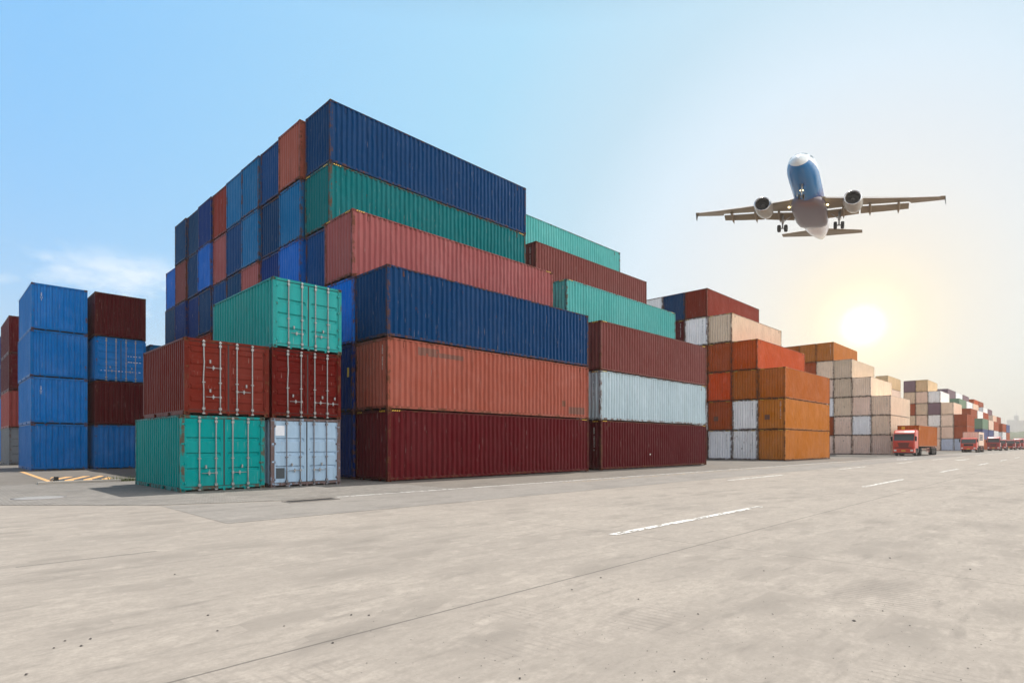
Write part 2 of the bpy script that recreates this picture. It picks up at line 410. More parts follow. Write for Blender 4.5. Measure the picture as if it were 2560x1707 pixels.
CASTPOS = None
def container(S, loc, rz, col, rust=.25, detail=2, haz=False, scale=(1,1,1), label='', group=None, door=None, code=None, name='shipping_container', cat='shipping container', end=True, frame_rust=0):
    L, W, H = S['dim']; hl, hw = L/2, W/2
    r = empty(name, loc, rz, scale); tag(r, label, cat, group)
    c4 = (*col, rust); fr = (*[c*.82 for c in col], min(1, rust+frame_rust))
    put('frame', S['frame'], r, color=fr)
    put('side_panel', S[random.choice(('sidea', 'sidea1', 'sidea2'))], r, color=c4)
    if detail >= 1: put('side_panel', S['sideb'], r, color=c4)
    if end: put('end_panel', S[random.choice(('end', 'end1', 'end2', 'end3'))], r, color=c4)
    put('roof_panel', S['roof'], r, color=c4)
    if detail >= 2:
        put('underside', S['floor'], r)
    for sx in (-1, 1):
        for sy in (-1, 1):
            for top in (0, 1):
                if detail >= 2 or (detail == 1 and sx < 0 and sy < 0):
                    o = put('corner_casting', S['cast'], r, loc=(sx*(hl+.003), sy*(hw+.003), H if top else 0), color=(*[c*.7 for c in col], min(1, rust+.1)))
                    o.scale = (-sx, -sy, -1 if top else 1)
    if door is None:
        if detail >= 1:
            put('door', S['dl'], r, color=c4); put('door', S['dr'], r, color=c4)
    else:
        doors(r, col, rust, **door)
    if haz:
        for h_ in S['haz']: put('hazard_stripes', h_, r)
    if detail >= 2 and S is HC:
        for x_ in (-hl+.75, hl-.80): put('vent', S['vent'], r, loc=(x_, 0, 0), color=fr)
    if code: codes(r, S, *code)
    return r

FONTS = {}
def textmesh(body, size, mat, vertical=True):
    k = (body, size, mat.name, vertical)
    if k in FONTS: return FONTS[k]
    cu = bpy.data.curves.new('painted_code', 'FONT'); cu.body = '\n'.join(body) if vertical else body
    cu.size = size; cu.align_x = 'CENTER'; cu.align_y = 'TOP'; cu.space_line = .82; cu.extrude = .002; cu.resolution_u = 2
    tmp = bpy.data.objects.new('tmp', cu); COL.objects.link(tmp)
    bpy.context.view_layer.update()
    me = bpy.data.meshes.new_from_object(tmp); bpy.data.objects.remove(tmp)
    me.materials.clear(); me.materials.append(mat); FONTS[k] = me
    return me
def codes(r, S, where, body, dark=False, size=.12, y=None, z=None):
    L, W, H = S['dim']; mat = DARKL if dark else WHITEM
    me = textmesh(body, size, mat)
    z = H-.45 if z is None else z
    if where == 'end': put('painted_code', me, r, loc=(-L/2+.010, (-W/2+.42) if y is None else y, z), rot=(R(90), 0, R(-90)))
    elif where == 'side': put('painted_code', me, r, loc=((-L/2+.35) if y is None else y, -W/2+.007, z), rot=(R(90), 0, 0))
    elif where == 'sideend': put('painted_code', me, r, loc=(L/2-.55, -W/2+.007, z), rot=(R(90), 0, 0))
    elif where == 'door': put('painted_code', me, r, loc=(L/2-.018, y, z), rot=(R(90), 0, R(90)))

# ------------------------------------------------------------------ colours (painted steel; cream, pearl, silver and orange browns include warm sun glare)
G = 1.25
C = dict(
 navy=lin(14, 50, 100, G), blue=lin(20, 72, 134, G), deep=lin(12, 56, 116, G), mid=lin(34, 100, 158, G), royal=lin(30, 82, 190, G), slate=lin(30, 62, 100, G),
 bright=lin(18, 100, 196, G), green=lin(36, 122, 104, G), teal=lin(86, 172, 164, G), teal2=lin(48, 158, 142, G), gteal=lin(26, 142, 128, G),
 terra=lin(196, 108, 86, G), terrad=lin(150, 80, 66, G), pink=lin(178, 104, 100, G), maroon=lin(112, 40, 46, G), wine=lin(92, 34, 40, G),
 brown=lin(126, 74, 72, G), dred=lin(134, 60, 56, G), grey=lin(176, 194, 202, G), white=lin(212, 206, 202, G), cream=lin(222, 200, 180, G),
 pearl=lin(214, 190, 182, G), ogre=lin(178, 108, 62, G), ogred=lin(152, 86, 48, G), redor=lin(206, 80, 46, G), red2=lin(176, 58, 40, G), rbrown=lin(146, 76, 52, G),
 silver=lin(178, 172, 170, G), tan=lin(206, 178, 140, G), plum=lin(118, 96, 106, G), sage=lin(112, 138, 116, G), gblue=lin(78, 88, 130, G), lgrey=lin(170, 180, 198, G),
 reddoor=lin(146, 64, 58, G), whitedoor=lin(178, 192, 208, G), dreddoor=lin(138, 52, 52, G), BL=lin(22, 98, 178, G))
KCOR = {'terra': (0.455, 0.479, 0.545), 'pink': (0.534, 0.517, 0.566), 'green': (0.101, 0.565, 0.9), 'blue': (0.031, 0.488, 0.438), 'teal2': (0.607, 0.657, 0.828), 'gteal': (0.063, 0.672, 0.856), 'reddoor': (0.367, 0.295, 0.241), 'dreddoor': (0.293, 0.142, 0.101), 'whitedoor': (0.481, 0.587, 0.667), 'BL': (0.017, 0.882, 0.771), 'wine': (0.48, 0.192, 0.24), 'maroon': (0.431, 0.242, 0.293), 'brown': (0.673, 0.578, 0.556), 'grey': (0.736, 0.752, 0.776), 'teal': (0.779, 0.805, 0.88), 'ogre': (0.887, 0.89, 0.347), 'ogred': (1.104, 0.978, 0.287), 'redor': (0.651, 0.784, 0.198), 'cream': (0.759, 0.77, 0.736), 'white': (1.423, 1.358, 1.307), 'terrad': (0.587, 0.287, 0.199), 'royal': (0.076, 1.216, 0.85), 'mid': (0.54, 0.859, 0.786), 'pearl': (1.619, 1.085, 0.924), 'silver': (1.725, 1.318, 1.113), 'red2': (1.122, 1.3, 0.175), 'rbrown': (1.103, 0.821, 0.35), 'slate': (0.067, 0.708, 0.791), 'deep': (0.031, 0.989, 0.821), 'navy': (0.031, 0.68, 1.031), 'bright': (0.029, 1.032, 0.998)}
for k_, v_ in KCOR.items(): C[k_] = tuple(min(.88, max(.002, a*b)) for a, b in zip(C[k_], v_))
NAMES = dict(navy='navy blue', blue='dark blue', deep='deep blue', mid='mid blue', royal='royal blue', slate='slate blue', bright='bright blue', green='dark green', teal='pale teal',
 teal2='teal green', gteal='sea green', terra='terracotta', terrad='dull terracotta', pink='pinkish red', maroon='maroon', wine='dark maroon', brown='brownish maroon', dred='dusty red', grey='pale grey',
 white='white', cream='cream', pearl='pinkish white', ogre='orange brown', ogred='dark orange brown', redor='orange red', red2='bright red', rbrown='reddish brown', silver='grey',
 tan='tan', plum='dusky purple', sage='sage green', gblue='faded blue', lgrey='light grey')
RUSTY = dict(white=.42, cream=.4, silver=.4, pearl=.35, grey=.3, terra=.3, lgrey=.4)
LV = ['bottom', 'second up', 'third up', 'fourth up', 'fifth up', 'topmost']
ORD = ['roadside', 'second', 'third', 'fourth', 'fifth', 'sixth', 'seventh', 'eighth', 'ninth', 'tenth', 'eleventh', 'twelfth']
HP = 2.896
USED = {}
def block(X0, Y0, pitch, cells, bname, grp, detail, hz=lambda r, l: True, offs={}, codesd={}, hcode=None):
    for (row, lev), cname in sorted(cells.items()):
        ox, oy = offs.get(row, (0, 0))
        jx = random.uniform(-.03, .03); jy = random.uniform(-.004, .004)
        cy = Y0+row*pitch+1.22+oy+jy
        lab = f"{NAMES[cname]} long container, {LV[lev]}, {ORD[row]} row of the {bname}"
        rz = 0
        mult = random.uniform(.92, 1.08)
        col = tuple(min(.9, c*mult) for c in C[cname])
        container(HC, (X0+6.6+ox+jx, cy, lev*HP), rz, col, RUSTY.get(cname, .27)+random.uniform(-.06, .1), detail, hz(row, lev), label=lab, group=grp, code=codesd.get((row, lev)), frame_rust=.22 if detail == 2 else .1)

# ---- nearest block
A = {(0,0): 'maroon', (0,1): 'terra', (0,2): 'blue', (1,0): 'navy', (1,1): 'navy', (1,2): 'bright', (1,3): 'pink',
     (2,5): 'blue', (2,4): 'green', (2,3): 'deep', (3,5): 'terra', (3,4): 'mid', (3,3): 'royal', (4,5): 'deep', (4,4): 'blue', (4,3): 'navy',
     (5,5): 'mid', (5,4): 'mid', (5,3): 'pink', (6,5): 'mid', (6,4): 'deep', (6,3): 'slate', (7,5): 'terrad', (7,4): 'pink', (7,3): 'deep',
     (8,5): 'navy', (8,4): 'royal', (8,3): 'blue', (8,2): 'terrad', (9,5): 'slate', (9,4): 'blue', (9,3): 'navy', (10,5): 'slate', (10,4): 'brown', (10,3): 'navy',
     (11,4): 'royal', (11,3): 'slate'}
for r_ in range(2, 12):
    for l_ in range(0, 3):
        if (r_, l_) not in A: A[(r_, l_)] = ('navy', 'blue', 'terrad', 'deep')[(r_*3+l_) % 4]
NOHAZ = {(0,1), (0,2), (2,5)}
block(13.0, 19.78, 2.51, A, 'nearest big block', 'long containers of the nearest big block', 2, lambda r, l: (r, l) in ((0,0), (1,3), (2,4)),
      offs={1: (-.10, 0), 2: (.12, -.08), 3: (-.04, .03), 4: (.02, -.02), 5: (-.06, .05), 6: (0, 0), 7: (.04, -.04), 8: (-.04, .04), 9: (.04, -.02), 10: (-.03, .05), 11: (0, .03)}, codesd={(0,1): ('end', 'TGHU 403815', False, .11, -.82, 2.6)})
B_ = {(0,0): 'maroon', (0,1): 'grey', (0,2): 'brown', (1,3): 'teal', (2,4): 'brown', (3,5): 'teal', (1,0): 'maroon', (1,1): 'brown', (1,2): 'blue', (2,0): 'navy', (2,1): 'brown', (2,2): 'blue', (2,3): 'maroon',
      (3,0): 'navy', (3,1): 'brown', (3,2): 'blue', (3,3): 'maroon', (3,4): 'brown'}
block(27.5, 19.95, 2.51, B_, 'second big block', 'long containers of the second block', 2, lambda r, l: (r, l) in ((0,0), (0,1), (0,2), (1,3)),
      codesd={(0,0): ('end', 'BMOU 4895274 5', False, .12, -.72, 2.5), (0,1): ('end', 'BMOU 4827105 1', True, .13, -.70, 2.72), (2,4): ('end', 'CAXU 951822 0', False, .12, -.70, 2.6), (1,3): ('end', '57', False, .14, -.9, 2.5)})
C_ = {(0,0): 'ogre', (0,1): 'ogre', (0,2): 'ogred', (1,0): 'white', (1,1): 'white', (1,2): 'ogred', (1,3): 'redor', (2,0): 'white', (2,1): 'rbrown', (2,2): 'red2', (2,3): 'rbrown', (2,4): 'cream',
      (3,0): 'brown', (3,1): 'white', (3,2): 'rbrown', (3,3): 'rbrown', (3,4): 'white', (3,5): 'terrad', (4,3): 'rbrown', (4,4): 'maroon', (4,5): 'slate', (5,5): 'white', (5,4): 'rbrown'}  # orange browns carry the warmth of the sun glare in their colour
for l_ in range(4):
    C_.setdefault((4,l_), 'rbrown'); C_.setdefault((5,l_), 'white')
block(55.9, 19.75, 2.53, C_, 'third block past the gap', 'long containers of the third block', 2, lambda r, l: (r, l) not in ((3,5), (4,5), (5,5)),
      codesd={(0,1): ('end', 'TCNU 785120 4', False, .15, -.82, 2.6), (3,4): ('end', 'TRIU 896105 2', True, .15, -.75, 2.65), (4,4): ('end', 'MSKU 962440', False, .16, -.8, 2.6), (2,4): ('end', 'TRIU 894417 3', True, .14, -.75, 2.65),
              (1,1): ('end', 'TRIU 886204 7', True, .14, -.72, 2.6), (2,0): ('end', 'TRIU 841166 3', True, .14, -.72, 2.6), (1,0): ('end', 'TRIU 872035 1', True, .14, -.72, 2.6)})
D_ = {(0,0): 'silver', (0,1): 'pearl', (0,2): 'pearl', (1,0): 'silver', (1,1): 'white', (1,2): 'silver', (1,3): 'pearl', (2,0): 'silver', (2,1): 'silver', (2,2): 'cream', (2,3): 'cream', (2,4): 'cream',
      (3,5): 'ogre', (3,4): 'pearl', (4,5): 'ogre', (4,4): 'rbrown', (5,5): 'ogred', (6,5): 'ogre'}  # grey-white stacks in the glare: its golden tint is put into these colours
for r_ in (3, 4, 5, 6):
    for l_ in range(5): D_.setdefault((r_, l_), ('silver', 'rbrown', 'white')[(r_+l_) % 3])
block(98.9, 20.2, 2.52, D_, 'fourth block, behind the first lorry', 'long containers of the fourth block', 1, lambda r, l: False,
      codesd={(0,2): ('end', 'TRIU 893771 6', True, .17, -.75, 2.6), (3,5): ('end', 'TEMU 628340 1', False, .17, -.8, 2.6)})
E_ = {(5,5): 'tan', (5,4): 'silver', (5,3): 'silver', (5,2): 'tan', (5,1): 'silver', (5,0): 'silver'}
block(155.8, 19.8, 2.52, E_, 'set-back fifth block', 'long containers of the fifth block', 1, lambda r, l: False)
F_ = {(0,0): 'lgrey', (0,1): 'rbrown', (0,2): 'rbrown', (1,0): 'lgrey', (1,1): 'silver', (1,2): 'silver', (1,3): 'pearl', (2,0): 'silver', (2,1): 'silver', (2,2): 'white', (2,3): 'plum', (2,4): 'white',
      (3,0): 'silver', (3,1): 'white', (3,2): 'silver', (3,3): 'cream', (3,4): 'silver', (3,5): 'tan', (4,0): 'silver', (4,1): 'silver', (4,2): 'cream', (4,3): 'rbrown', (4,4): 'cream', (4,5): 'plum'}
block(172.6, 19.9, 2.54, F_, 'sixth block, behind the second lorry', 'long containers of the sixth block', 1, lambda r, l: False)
G1 = {(0,0): 'rbrown', (0,1): 'gblue', (0,2): 'sage', (1,3): 'rbrown', (2,4): 'sage', (3,5): 'plum'}
G2 = {(0,0): 'silver', (0,1): 'gblue', (0,2): 'silver', (1,3): 'white', (2,4): 'white', (3,5): 'white'}
G3 = {(0,0): 'silver', (0,1): 'white', (0,2): 'rbrown', (1,3): 'rbrown', (2,4): 'pearl', (3,5): 'plum'}
H1 = {(0,0): 'rbrown', (0,1): 'white', (0,2): 'rbrown', (1,3): 'pearl', (2,4): 'white', (3,5): 'redor'}
H2 = {(0,0): 'rbrown', (0,1): 'rbrown', (0,2): 'gblue', (1,3): 'rbrown', (2,4): 'plum', (3,5): 'rbrown'}
for X_, cl, nm in ((204.6, G1, 'seventh block down the road'), (218.9, G2, 'eighth block down the road'), (233.2, G3, 'ninth block down the road'),
                   (258.2, H1, 'tenth block down the road'), (272.4, H2, 'farthest block down the road')):
    block(X_, 20.2, 2.56, cl, nm, 'long containers far down the road', 1, lambda r, l: False)

def find(lab): return [o for o in bpy.data.objects if o.get('label', '') == lab][0]
def patch(r, x0, x1, z0, z1, mat, name='repainted_patch'):
    """a repainted or stained patch lying on the outer ribs of the road side of a long container"""
    L, W, H = HC['dim']; hl, hw = L/2, W/2; n = round((L-.2)/.278); p = (L-.2)/n; m = MB()
    for i in range(n):
        b = -hl+.1+i*p
        if b >= x0 and b+p <= x1:
            pr = [(b, 0), (b+p*.28, 0), (b+p*.40, .072), (b+p*.70, .072), (b+p, 0)]; vs = []
            for a_, d_ in pr: vs += [(a_, -hw+.003+d_, z0), (a_, -hw+.003+d_, z1)]
            m.add(vs, [(2*q, 2*q+2, 2*q+3, 2*q+1) for q in range(4)])
    o = m.build(name, mat, r); tag(o, kind='stuff'); return o
pm1 = plain('faded_brown_paint', (.17, .065, .045), .6); pm2 = plain('dark_stain', (.16, .058, .03), .7)
tr = find('terracotta long container, second up, roadside row of the nearest big block')
patch(tr, -5.1, -3.9, 2.32, 2.66, pm1); patch(tr, -4.0, -2.5, 2.32, 2.52, pm1); patch(tr, 4.6, 6.3, .25, .62, pm1); patch(tr, 4.0, 4.7, .62, .92, pm2)
m_ = MB(); m_.box(-1.3, -1.18, -1.232, -1.221, .82, .90); m_.build('small_white_label', WHITEM, find('maroon long container, bottom, roadside row of the second big block'))
m_ = MB(); m_.box(-6.585, -6.572, -.95, -.82, 1.5, 1.9); m_.build('yellow_sticker', YEL, find('navy blue long container, second up, second row of the nearest big block'))
for lab_ in ('orange brown long container, second up, roadside row of the third block past the gap', 'reddish brown long container, second up, third row of the third block past the gap'):
    m_ = MB(); m_.box(-6.58, -6.566, .15, .62, .95, 1.4); m_.build('stained_square', pm2, find(lab_))
# ---- short containers with doors, bottom left of the nearest block
def short(x, y, z, sx, sy, sz, rz, cname, label, grp, **k):
    """x,y = middle of the end that faces the road; sy length scale"""
    col = C[cname] if isinstance(cname, str) else cname
    return container(ST, (x, y, z), rz, col, scale=(sy, sx, sz), label=label, group=grp, **k)
DN = R(-90)
gN = 'short containers with doors to the road'
def near(xa, xb, y, z, ln, h, cname, label, door, **k):
    sx = (xb-xa)/2.438; sy = ln/6.06; sz = h/2.585
    return short((xa+xb)/2, y+ln/2, z, sx, sy, sz, DN, cname, label, gN, door=door, **k)
hd = lambda *a: a
near(5.61, 8.22, 19.95, 0, 5.35, 2.41, 'gteal', 'sea green short container with grey locking bars, on the ground, left of the white one',
     dict(style='flat', handles=((-.70+.46, .62, -1, 0), (.24, .62, 1, 1))), rust=.25, frame_rust=.25)
near(5.72, 8.36, 19.93, 2.425, 4.75, 2.41, C['reddoor'], 'rust red short container with wavy doors and three handles, upon the sea green one',
     dict(style='wavy', bent=(1,), handles=((-.24, .62, -1, 0), (-.24, 1.62, -1, 0), (.24, .85, 1, 1))), rust=.2, frame_rust=.1)
near(8.42, 11.04, 19.93, 0, 5.6, 2.41, C['whitedoor'], 'whitish short container with rusty edges and dark hatch, on the ground',
     dict(style='flat', bars='d', handles=((-.70+.46, .62, -1, 0), (.24, .62, 1, 1))), rust=.38, frame_rust=.45)
near(8.46, 11.06, 19.93, 2.425, 5.6, 2.41, C['dreddoor'], 'dark red short container with a bent locking bar, under the teal one',
     dict(style='wavy', bent=(1,), handles=((-.24, .62, -1, 0), (.24, .62, 1, 1), (.70, .6, 1, 1))), rust=.2, frame_rust=.1)
near(8.50, 11.10, 19.95, 4.85, 5.85, 2.44, 'teal2', 'teal green short container with bright locking bars, on top of the dark red one',
     dict(style='flat', handles=((-.24, .60, -1, 0), (.24, .60, 1, 1))), rust=.18, frame_rust=0)
# the dark hatch and pale patch on the white container's left leaf
wr = [o for o in bpy.data.objects if o.get('label', '').startswith('whitish short')][0]
dl = [o for o in wr.children if o.name.startswith('door')][0]
m_ = MB(); m_.box(3.002, 3.008, -1.04, -.76, .33, .72); m_.build('hatch', plain('dark_hatch', (.02, .035, .05), .4), dl)
m_ = MB(); m_.box(3.002, 3.006, -1.06, -.76, 1.93, 2.30); m_.build('blank_placard', plain('pale_placard', (.62, .66, .74), .5), dl)

# ---- far-left stacks
gL = 'short containers in the far left stacks'
UP = R(90)
def leftc(xa, xb, y, lev, hh, cname, label, door=None, zb=0, ln=6.06, rust=.2, code=None, **k):
    sx = (xb-xa)/2.438; sz = (hh-.01)/2.585
    if door: return container(ST, ((xa+xb)/2, y+ln/2, zb+lev*hh), DN, C[cname] if isinstance(cname, str) else cname, rust, 1, scale=(ln/6.06, sx, sz), label=label, group=gL, door=door)
    r = container(ST, ((xa+xb)/2, y+ln/2, zb+lev*hh), UP, C[cname] if isinstance(cname, str) else cname, rust, 2, scale=(ln/6.06, sx, sz), label=label, group=gL, code=code)
    return r
BL = C['BL']
for l_, nm in enumerate(('bottom', 'second up', 'third up', 'topmost')):
    leftc(4.35 + (.04, .03, 0, .05)[l_], 7.03, 42.9, l_, 2.695, tuple(c*(1.0, 1.12, 1.05, 1.1)[l_] for c in BL), f"bright blue short container, {nm} of the all-blue stack at the left", code=('end', '29U1', False, .14, .8, 2.1) if l_ in (1, 3) else None)
leftc(7.33, 10.0, 42.5, 0, 2.68, tuple(c*.85 for c in BL), 'blue short container at the foot of the mixed stack beside the all-blue stack')
leftc(7.33, 10.0, 42.5, 1, 2.68, 'wine', 'dark maroon short container directly under the blue one with doors')
leftc(7.33, 10.0, 42.5, 2, 2.68, BL, 'blue short container with ribbed doors and white marks, between two maroon ones', door=dict(style='wavy', handles=((-.24, .62, -1, 0), (.24, .62, 1, 1))))
leftc(7.33, 10.0, 42.5, 3, 2.68, 'wine', 'dark maroon short container topping the mixed stack at the left')
for l_, (cn, nm) in enumerate((('navy', 'lower'), ('blue', 'middle'), ('mid', 'top'))):
    leftc(10.4, 13.0, 43.2, l_, 2.66, cn, f"{NAMES[cn]} short container, {nm} of the stack behind the sea green container")
bd = [o for o in bpy.data.objects if o.get('label', '').startswith('blue short container with ribbed')][0]
m_ = MB(); rr_ = random.Random(5)
for z_ in (1.75, 1.55, 1.38, 1.2, .95):
    for k_ in range(5):
        y_ = .30+k_*.14+rr_.uniform(0, .03); m_.box(3.0, 3.004, y_, y_+rr_.uniform(.05, .10), z_, z_+.03)
for k_ in range(12): m_.box(3.0, 3.004, -.95+k_*.165, -.95+k_*.165+rr_.uniform(.03, .09), .60, .60+rr_.uniform(.015, .05))
tag(m_.build('white_marks', WHITEM, bd), kind='stuff')
yM = 55.7
leftc(4.45, 7.1, yM, 0, 2.72, lin(118, 124, 130), 'grey short container with panelled doors, below three maroon ones', door=dict(style='flat', bars='d', handles=((-.24, .62, -1, 0),)), rust=.3)
for l_, nm in ((1, 'lowest'), (3, 'highest')):
    leftc(4.45, 7.1, yM, l_, 2.72, 'dred' if l_ == 1 else 'maroon', f"maroon short container, {nm} of three behind the all-blue stack")
leftc(4.45, 7.1, yM, 2, 2.72, 'maroon', 'maroon short container with ribbed doors, middle of three behind the all-blue stack', door=dict(style='wavy', handles=((-.24, .62, -1, 0),)))
yK = 66.0
for l_, cn in enumerate(('bright', 'bright', 'navy', 'navy')):
    leftc(5.0, 7.6, yK, l_, 2.82, cn, f"{NAMES[cn]} short container cut by the photo edge, {('bottom', 'second up', 'third up', 'topmost')[l_]} of its stack", door=dict(style='wavy', handles=((-.24, .62, -1, 0),)) if l_ else None)

# ------------------------------------------------------------------ ground
def concrete(name, base, dark, tint, joints=(), grooves=False, pav=False, gain=1.0):
    m = NT(name); g = m.new('ShaderNodeNewGeometry'); v = g.outputs['Position']
    sp = m.new('ShaderNodeSeparateXYZ'); m.link(v, sp.inputs[0]); X, Y = sp.outputs[0], sp.outputs[1]
    big = m.noise(v, .22, 6, .6); med = m.noise(m.mapping(v, (.55, 1.6, 1)), 1.0, 6, .62, .3); fine = m.noise(v, 30, 5, .7); mid2 = m.noise(v, 4.5, 5, .6)
    c = m.mix(m.math('MULTIPLY', m.math('SUBTRACT', big, .3), 2.2, clamp=True), dark, base)
    c = m.mix(m.math('MULTIPLY', m.math('SUBTRACT', med, .50), 2.6, clamp=True), c, tint)
    st = m.math('MULTIPLY', m.math('SUBTRACT', m.noise(m.mapping(v, (1.1, 2.6, 1), (3, 8, 0)), 1.0, 5, .55), .56), 7, clamp=True)   # worn darker stains
    c = m.mix(m.math('MULTIPLY', st, .42), c, tuple(x*.62 for x in dark))
    tyr = m.math('MULTIPLY', m.math('SUBTRACT', m.noise(m.mapping(v, (.10, 3.4, 1)), 1.0, 4, .6), .55), 3.5, clamp=True)           # long tyre bands along the lanes
    c = m.mix(m.math('MULTIPLY', tyr, .36), c, tuple(x*.7 for x in dark))
    vo = m.new('ShaderNodeTexVoronoi'); vo.distance = 'CHEBYCHEV'; vo.inputs['Scale'].default_value = 1.0; m.link(m.mapping(v, (.85, 1.9, 1)), vo.inputs['Vector'])
    cell = m.new('ShaderNodeSeparateColor'); m.link(vo.outputs['Color'], cell.inputs[0])
    c = m.mix(m.math('MULTIPLY', m.math('GREATER_THAN', cell.outputs[0], .62), m.math('MULTIPLY', m.math('SUBTRACT', .55, vo.outputs['Distance'], clamp=True), 1.1)), c, tuple(x*.55 for x in dark))
    c = m.mix(m.math('MULTIPLY', m.math('GREATER_THAN', cell.outputs[1], .86), .10), c, tuple(x*.7 for x in dark))
    oil = m.math('MULTIPLY', m.math('SUBTRACT', m.noise(m.mapping(v, (.45, .9, 1), (17, 3, 0)), 1.0, 7, .6), .66), 9, clamp=True)
    c = m.mix(m.math('MULTIPLY', oil, .35), c, (.10, .09, .085))
    spk = m.math('MULTIPLY', m.math('SUBTRACT', m.noise(v, 55, 2, .5), .74), 20, clamp=True)
    c = m.mix(m.math('MULTIPLY', spk, .5), c, (.06, .055, .05))
    c = m.mix(m.math('MULTIPLY', m.math('SUBTRACT', fine, .38), 1.9, clamp=True), c, tuple(x*.62 for x in base))
    mot = m.noise(m.mapping(v, (1, 1.5, 1), (1, 5, 0)), 7.0, 8, .72)
    c = m.mix(m.math('MULTIPLY', m.math('SUBTRACT', mot, .45), 3.4, clamp=True), c, tuple(x*.62 for x in base))
    c = m.mix(m.math('MULTIPLY', m.math('SUBTRACT', m.noise(v, 19, 5, .7), .50), 3.0, clamp=True), c, tuple(x*.72 for x in base))
    lgt = m.math('MULTIPLY', m.math('SUBTRACT', m.noise(m.mapping(v, (2.0, 3.0, 1), (4, 4, 4)), 1.4, 7, .7), .54), 3.5, clamp=True)
    c = m.mix(m.math('MULTIPLY', lgt, .55), c, tuple(min(1, x*1.16) for x in tint))
    ds2 = m.math('MULTIPLY', m.math('SUBTRACT', m.noise(m.mapping(v, (3.2, 13.0, 1), (2, 7, 0)), 1.0, 3, .5), .62), 9, clamp=True)
    c = m.mix(m.math('MULTIPLY', ds2, .22), c, tuple(x*.5 for x in dark))
    dsh = m.math('MULTIPLY', m.math('SUBTRACT', m.noise(m.mapping(v, (1.3, 6.0, 1), (9, 2, 0)), 1.0, 3, .5), .60), 9, clamp=True)
    c = m.mix(m.math('MULTIPLY', dsh, .34), c, tuple(x*.55 for x in dark))
    hsrc = m.math('ADD', m.math('MULTIPLY', fine, .35), m.math('MULTIPLY', mid2, .4))
    def line(coord, at, w, wob=.02):
        a = m.math('SUBTRACT', coord, at)
        a = m.math('ADD', a, m.math('MULTIPLY', m.math('SUBTRACT', mid2, .5), wob))
        return m.math('LESS_THAN', m.math('ABSOLUTE', a), w)
    for ax, at, w, strg, lo, hi in joints:
        ln = line((X, Y)[ax], at, w)
        if lo is not None:
            oth = (Y, X)[ax]; ln = m.math('MULTIPLY', ln, m.math('MULTIPLY', m.math('GREATER_THAN', oth, lo), m.math('LESS_THAN', oth, hi)))
        c = m.mix(m.math('MULTIPLY', ln, strg), c, (.10, .09, .08))
    if grooves:   # tined grooves in the near slabs, worn away in patches
        gx = m.math('MULTIPLY', m.math('ADD', X, m.math('MULTIPLY', Y, .08)), 2*math.pi/.085)
        gr = m.math('MULTIPLY', m.math('SUBTRACT', m.math('SINE', gx), .25), 1.5, clamp=True)
        pm = m.math('MULTIPLY', m.math('SUBTRACT', m.noise(m.mapping(v, (.5, .9, 1), (5, 2, 0)), 1.0, 4, .5), .50), 6, clamp=True)
        near = m.math('MULTIPLY', m.math('LESS_THAN', X, 9.5), m.math('LESS_THAN', Y, 4.1))
        gm = m.math('MULTIPLY', m.math('MULTIPLY', gr, pm), near)
        c = m.mix(m.math('MULTIPLY', gm, .34), c, tuple(x*.5 for x in dark))
        hsrc = m.math('SUBTRACT', hsrc, m.math('MULTIPLY', gm, .5))
    if pav:
        br = m.new('ShaderNodeTexBrick'); m.link(m.mapping(v, (1, 1, 1), (0, 0, 0), (0, 0, R(0))), br.inputs['Vector'])
        br.inputs['Scale'].default_value = 4.2; br.inputs['Mortar Size'].default_value = .035; br.inputs['Brick Width'].default_value = .9; br.inputs['Row Height'].default_value = .45
        br.inputs['Color1'].default_value = (1, 1, 1, 1); br.inputs['Color2'].default_value = (.72, .72, .72, 1); br.inputs['Mortar'].default_value = (.34, .32, .29, 1)
        mul = m.new('ShaderNodeMixRGB'); mul.blend_type = 'MULTIPLY'; mul.inputs[0].default_value = .8; m.link(c, mul.inputs[1]); m.link(br.outputs[0], mul.inputs[2]); c = mul.outputs[0]
        hsrc = m.math('ADD', hsrc, m.math('MULTIPLY', m.math('SUBTRACT', 1.0, br.outputs['Fac']), .8))
    m.link(c, m.b.inputs['Base Color']); m.b.inputs['Roughness'].default_value = .85; m.b.inputs['Specular IOR Level'].default_value = .25
    m.bump(hsrc, .35, .012)
    return m.mat
JT = [(1, 4.08, .012, .75, None, None), (1, 8.2, .009, .45, None, None), (1, 11.5, .01, .5, None, None), (1, -.2, .012, .6, None, None), (1, -4.5, .012, .6, None, None),
      (0, 8.15, .012, .5, -4.5, 8.2), (0, 20.6, .012, .3, -3, 8.2), (0, 33, .015, .4, None, None), (1, 9.24, .035, .55, .8, 2.3)]
CONC = concrete('apron_concrete', (.372, .330, .287), (.268, .24, .212), (.42, .375, .326), JT, True)
CONC2 = concrete('yard_asphalt', (.22, .198, .172), (.165, .15, .136), (.25, .23, .20))
CONC3 = concrete('lane_asphalt', (.295, .272, .247), (.24, .223, .205), (.325, .30, .272))
PAVM = concrete('block_paving', (.32, .298, .272), (.255, .24, .222), (.365, .34, .31), pav=True)
def sheet(name, poly, z, mat, kind='structure'):
    m = MB(); m.add([(x, y, z) for x, y in poly], [tuple(range(len(poly)))])
    o = m.build(name, mat); tag(o, kind=kind); return o
gm = MB(); gm.add([(-3000, -3000, 0), (5200, -3000, 0), (5200, 5200, 0), (-3000, 5200, 0)], [(0,1,2,3)])
tag(gm.build('ground', CONC), kind='structure')
sheet('yard_surface', [(6.6, 15.2), (900, 15.2), (900, 90), (-60, 90), (-60, 60), (-11, 28.2), (6.6, 28.2)], .004, CONC2)
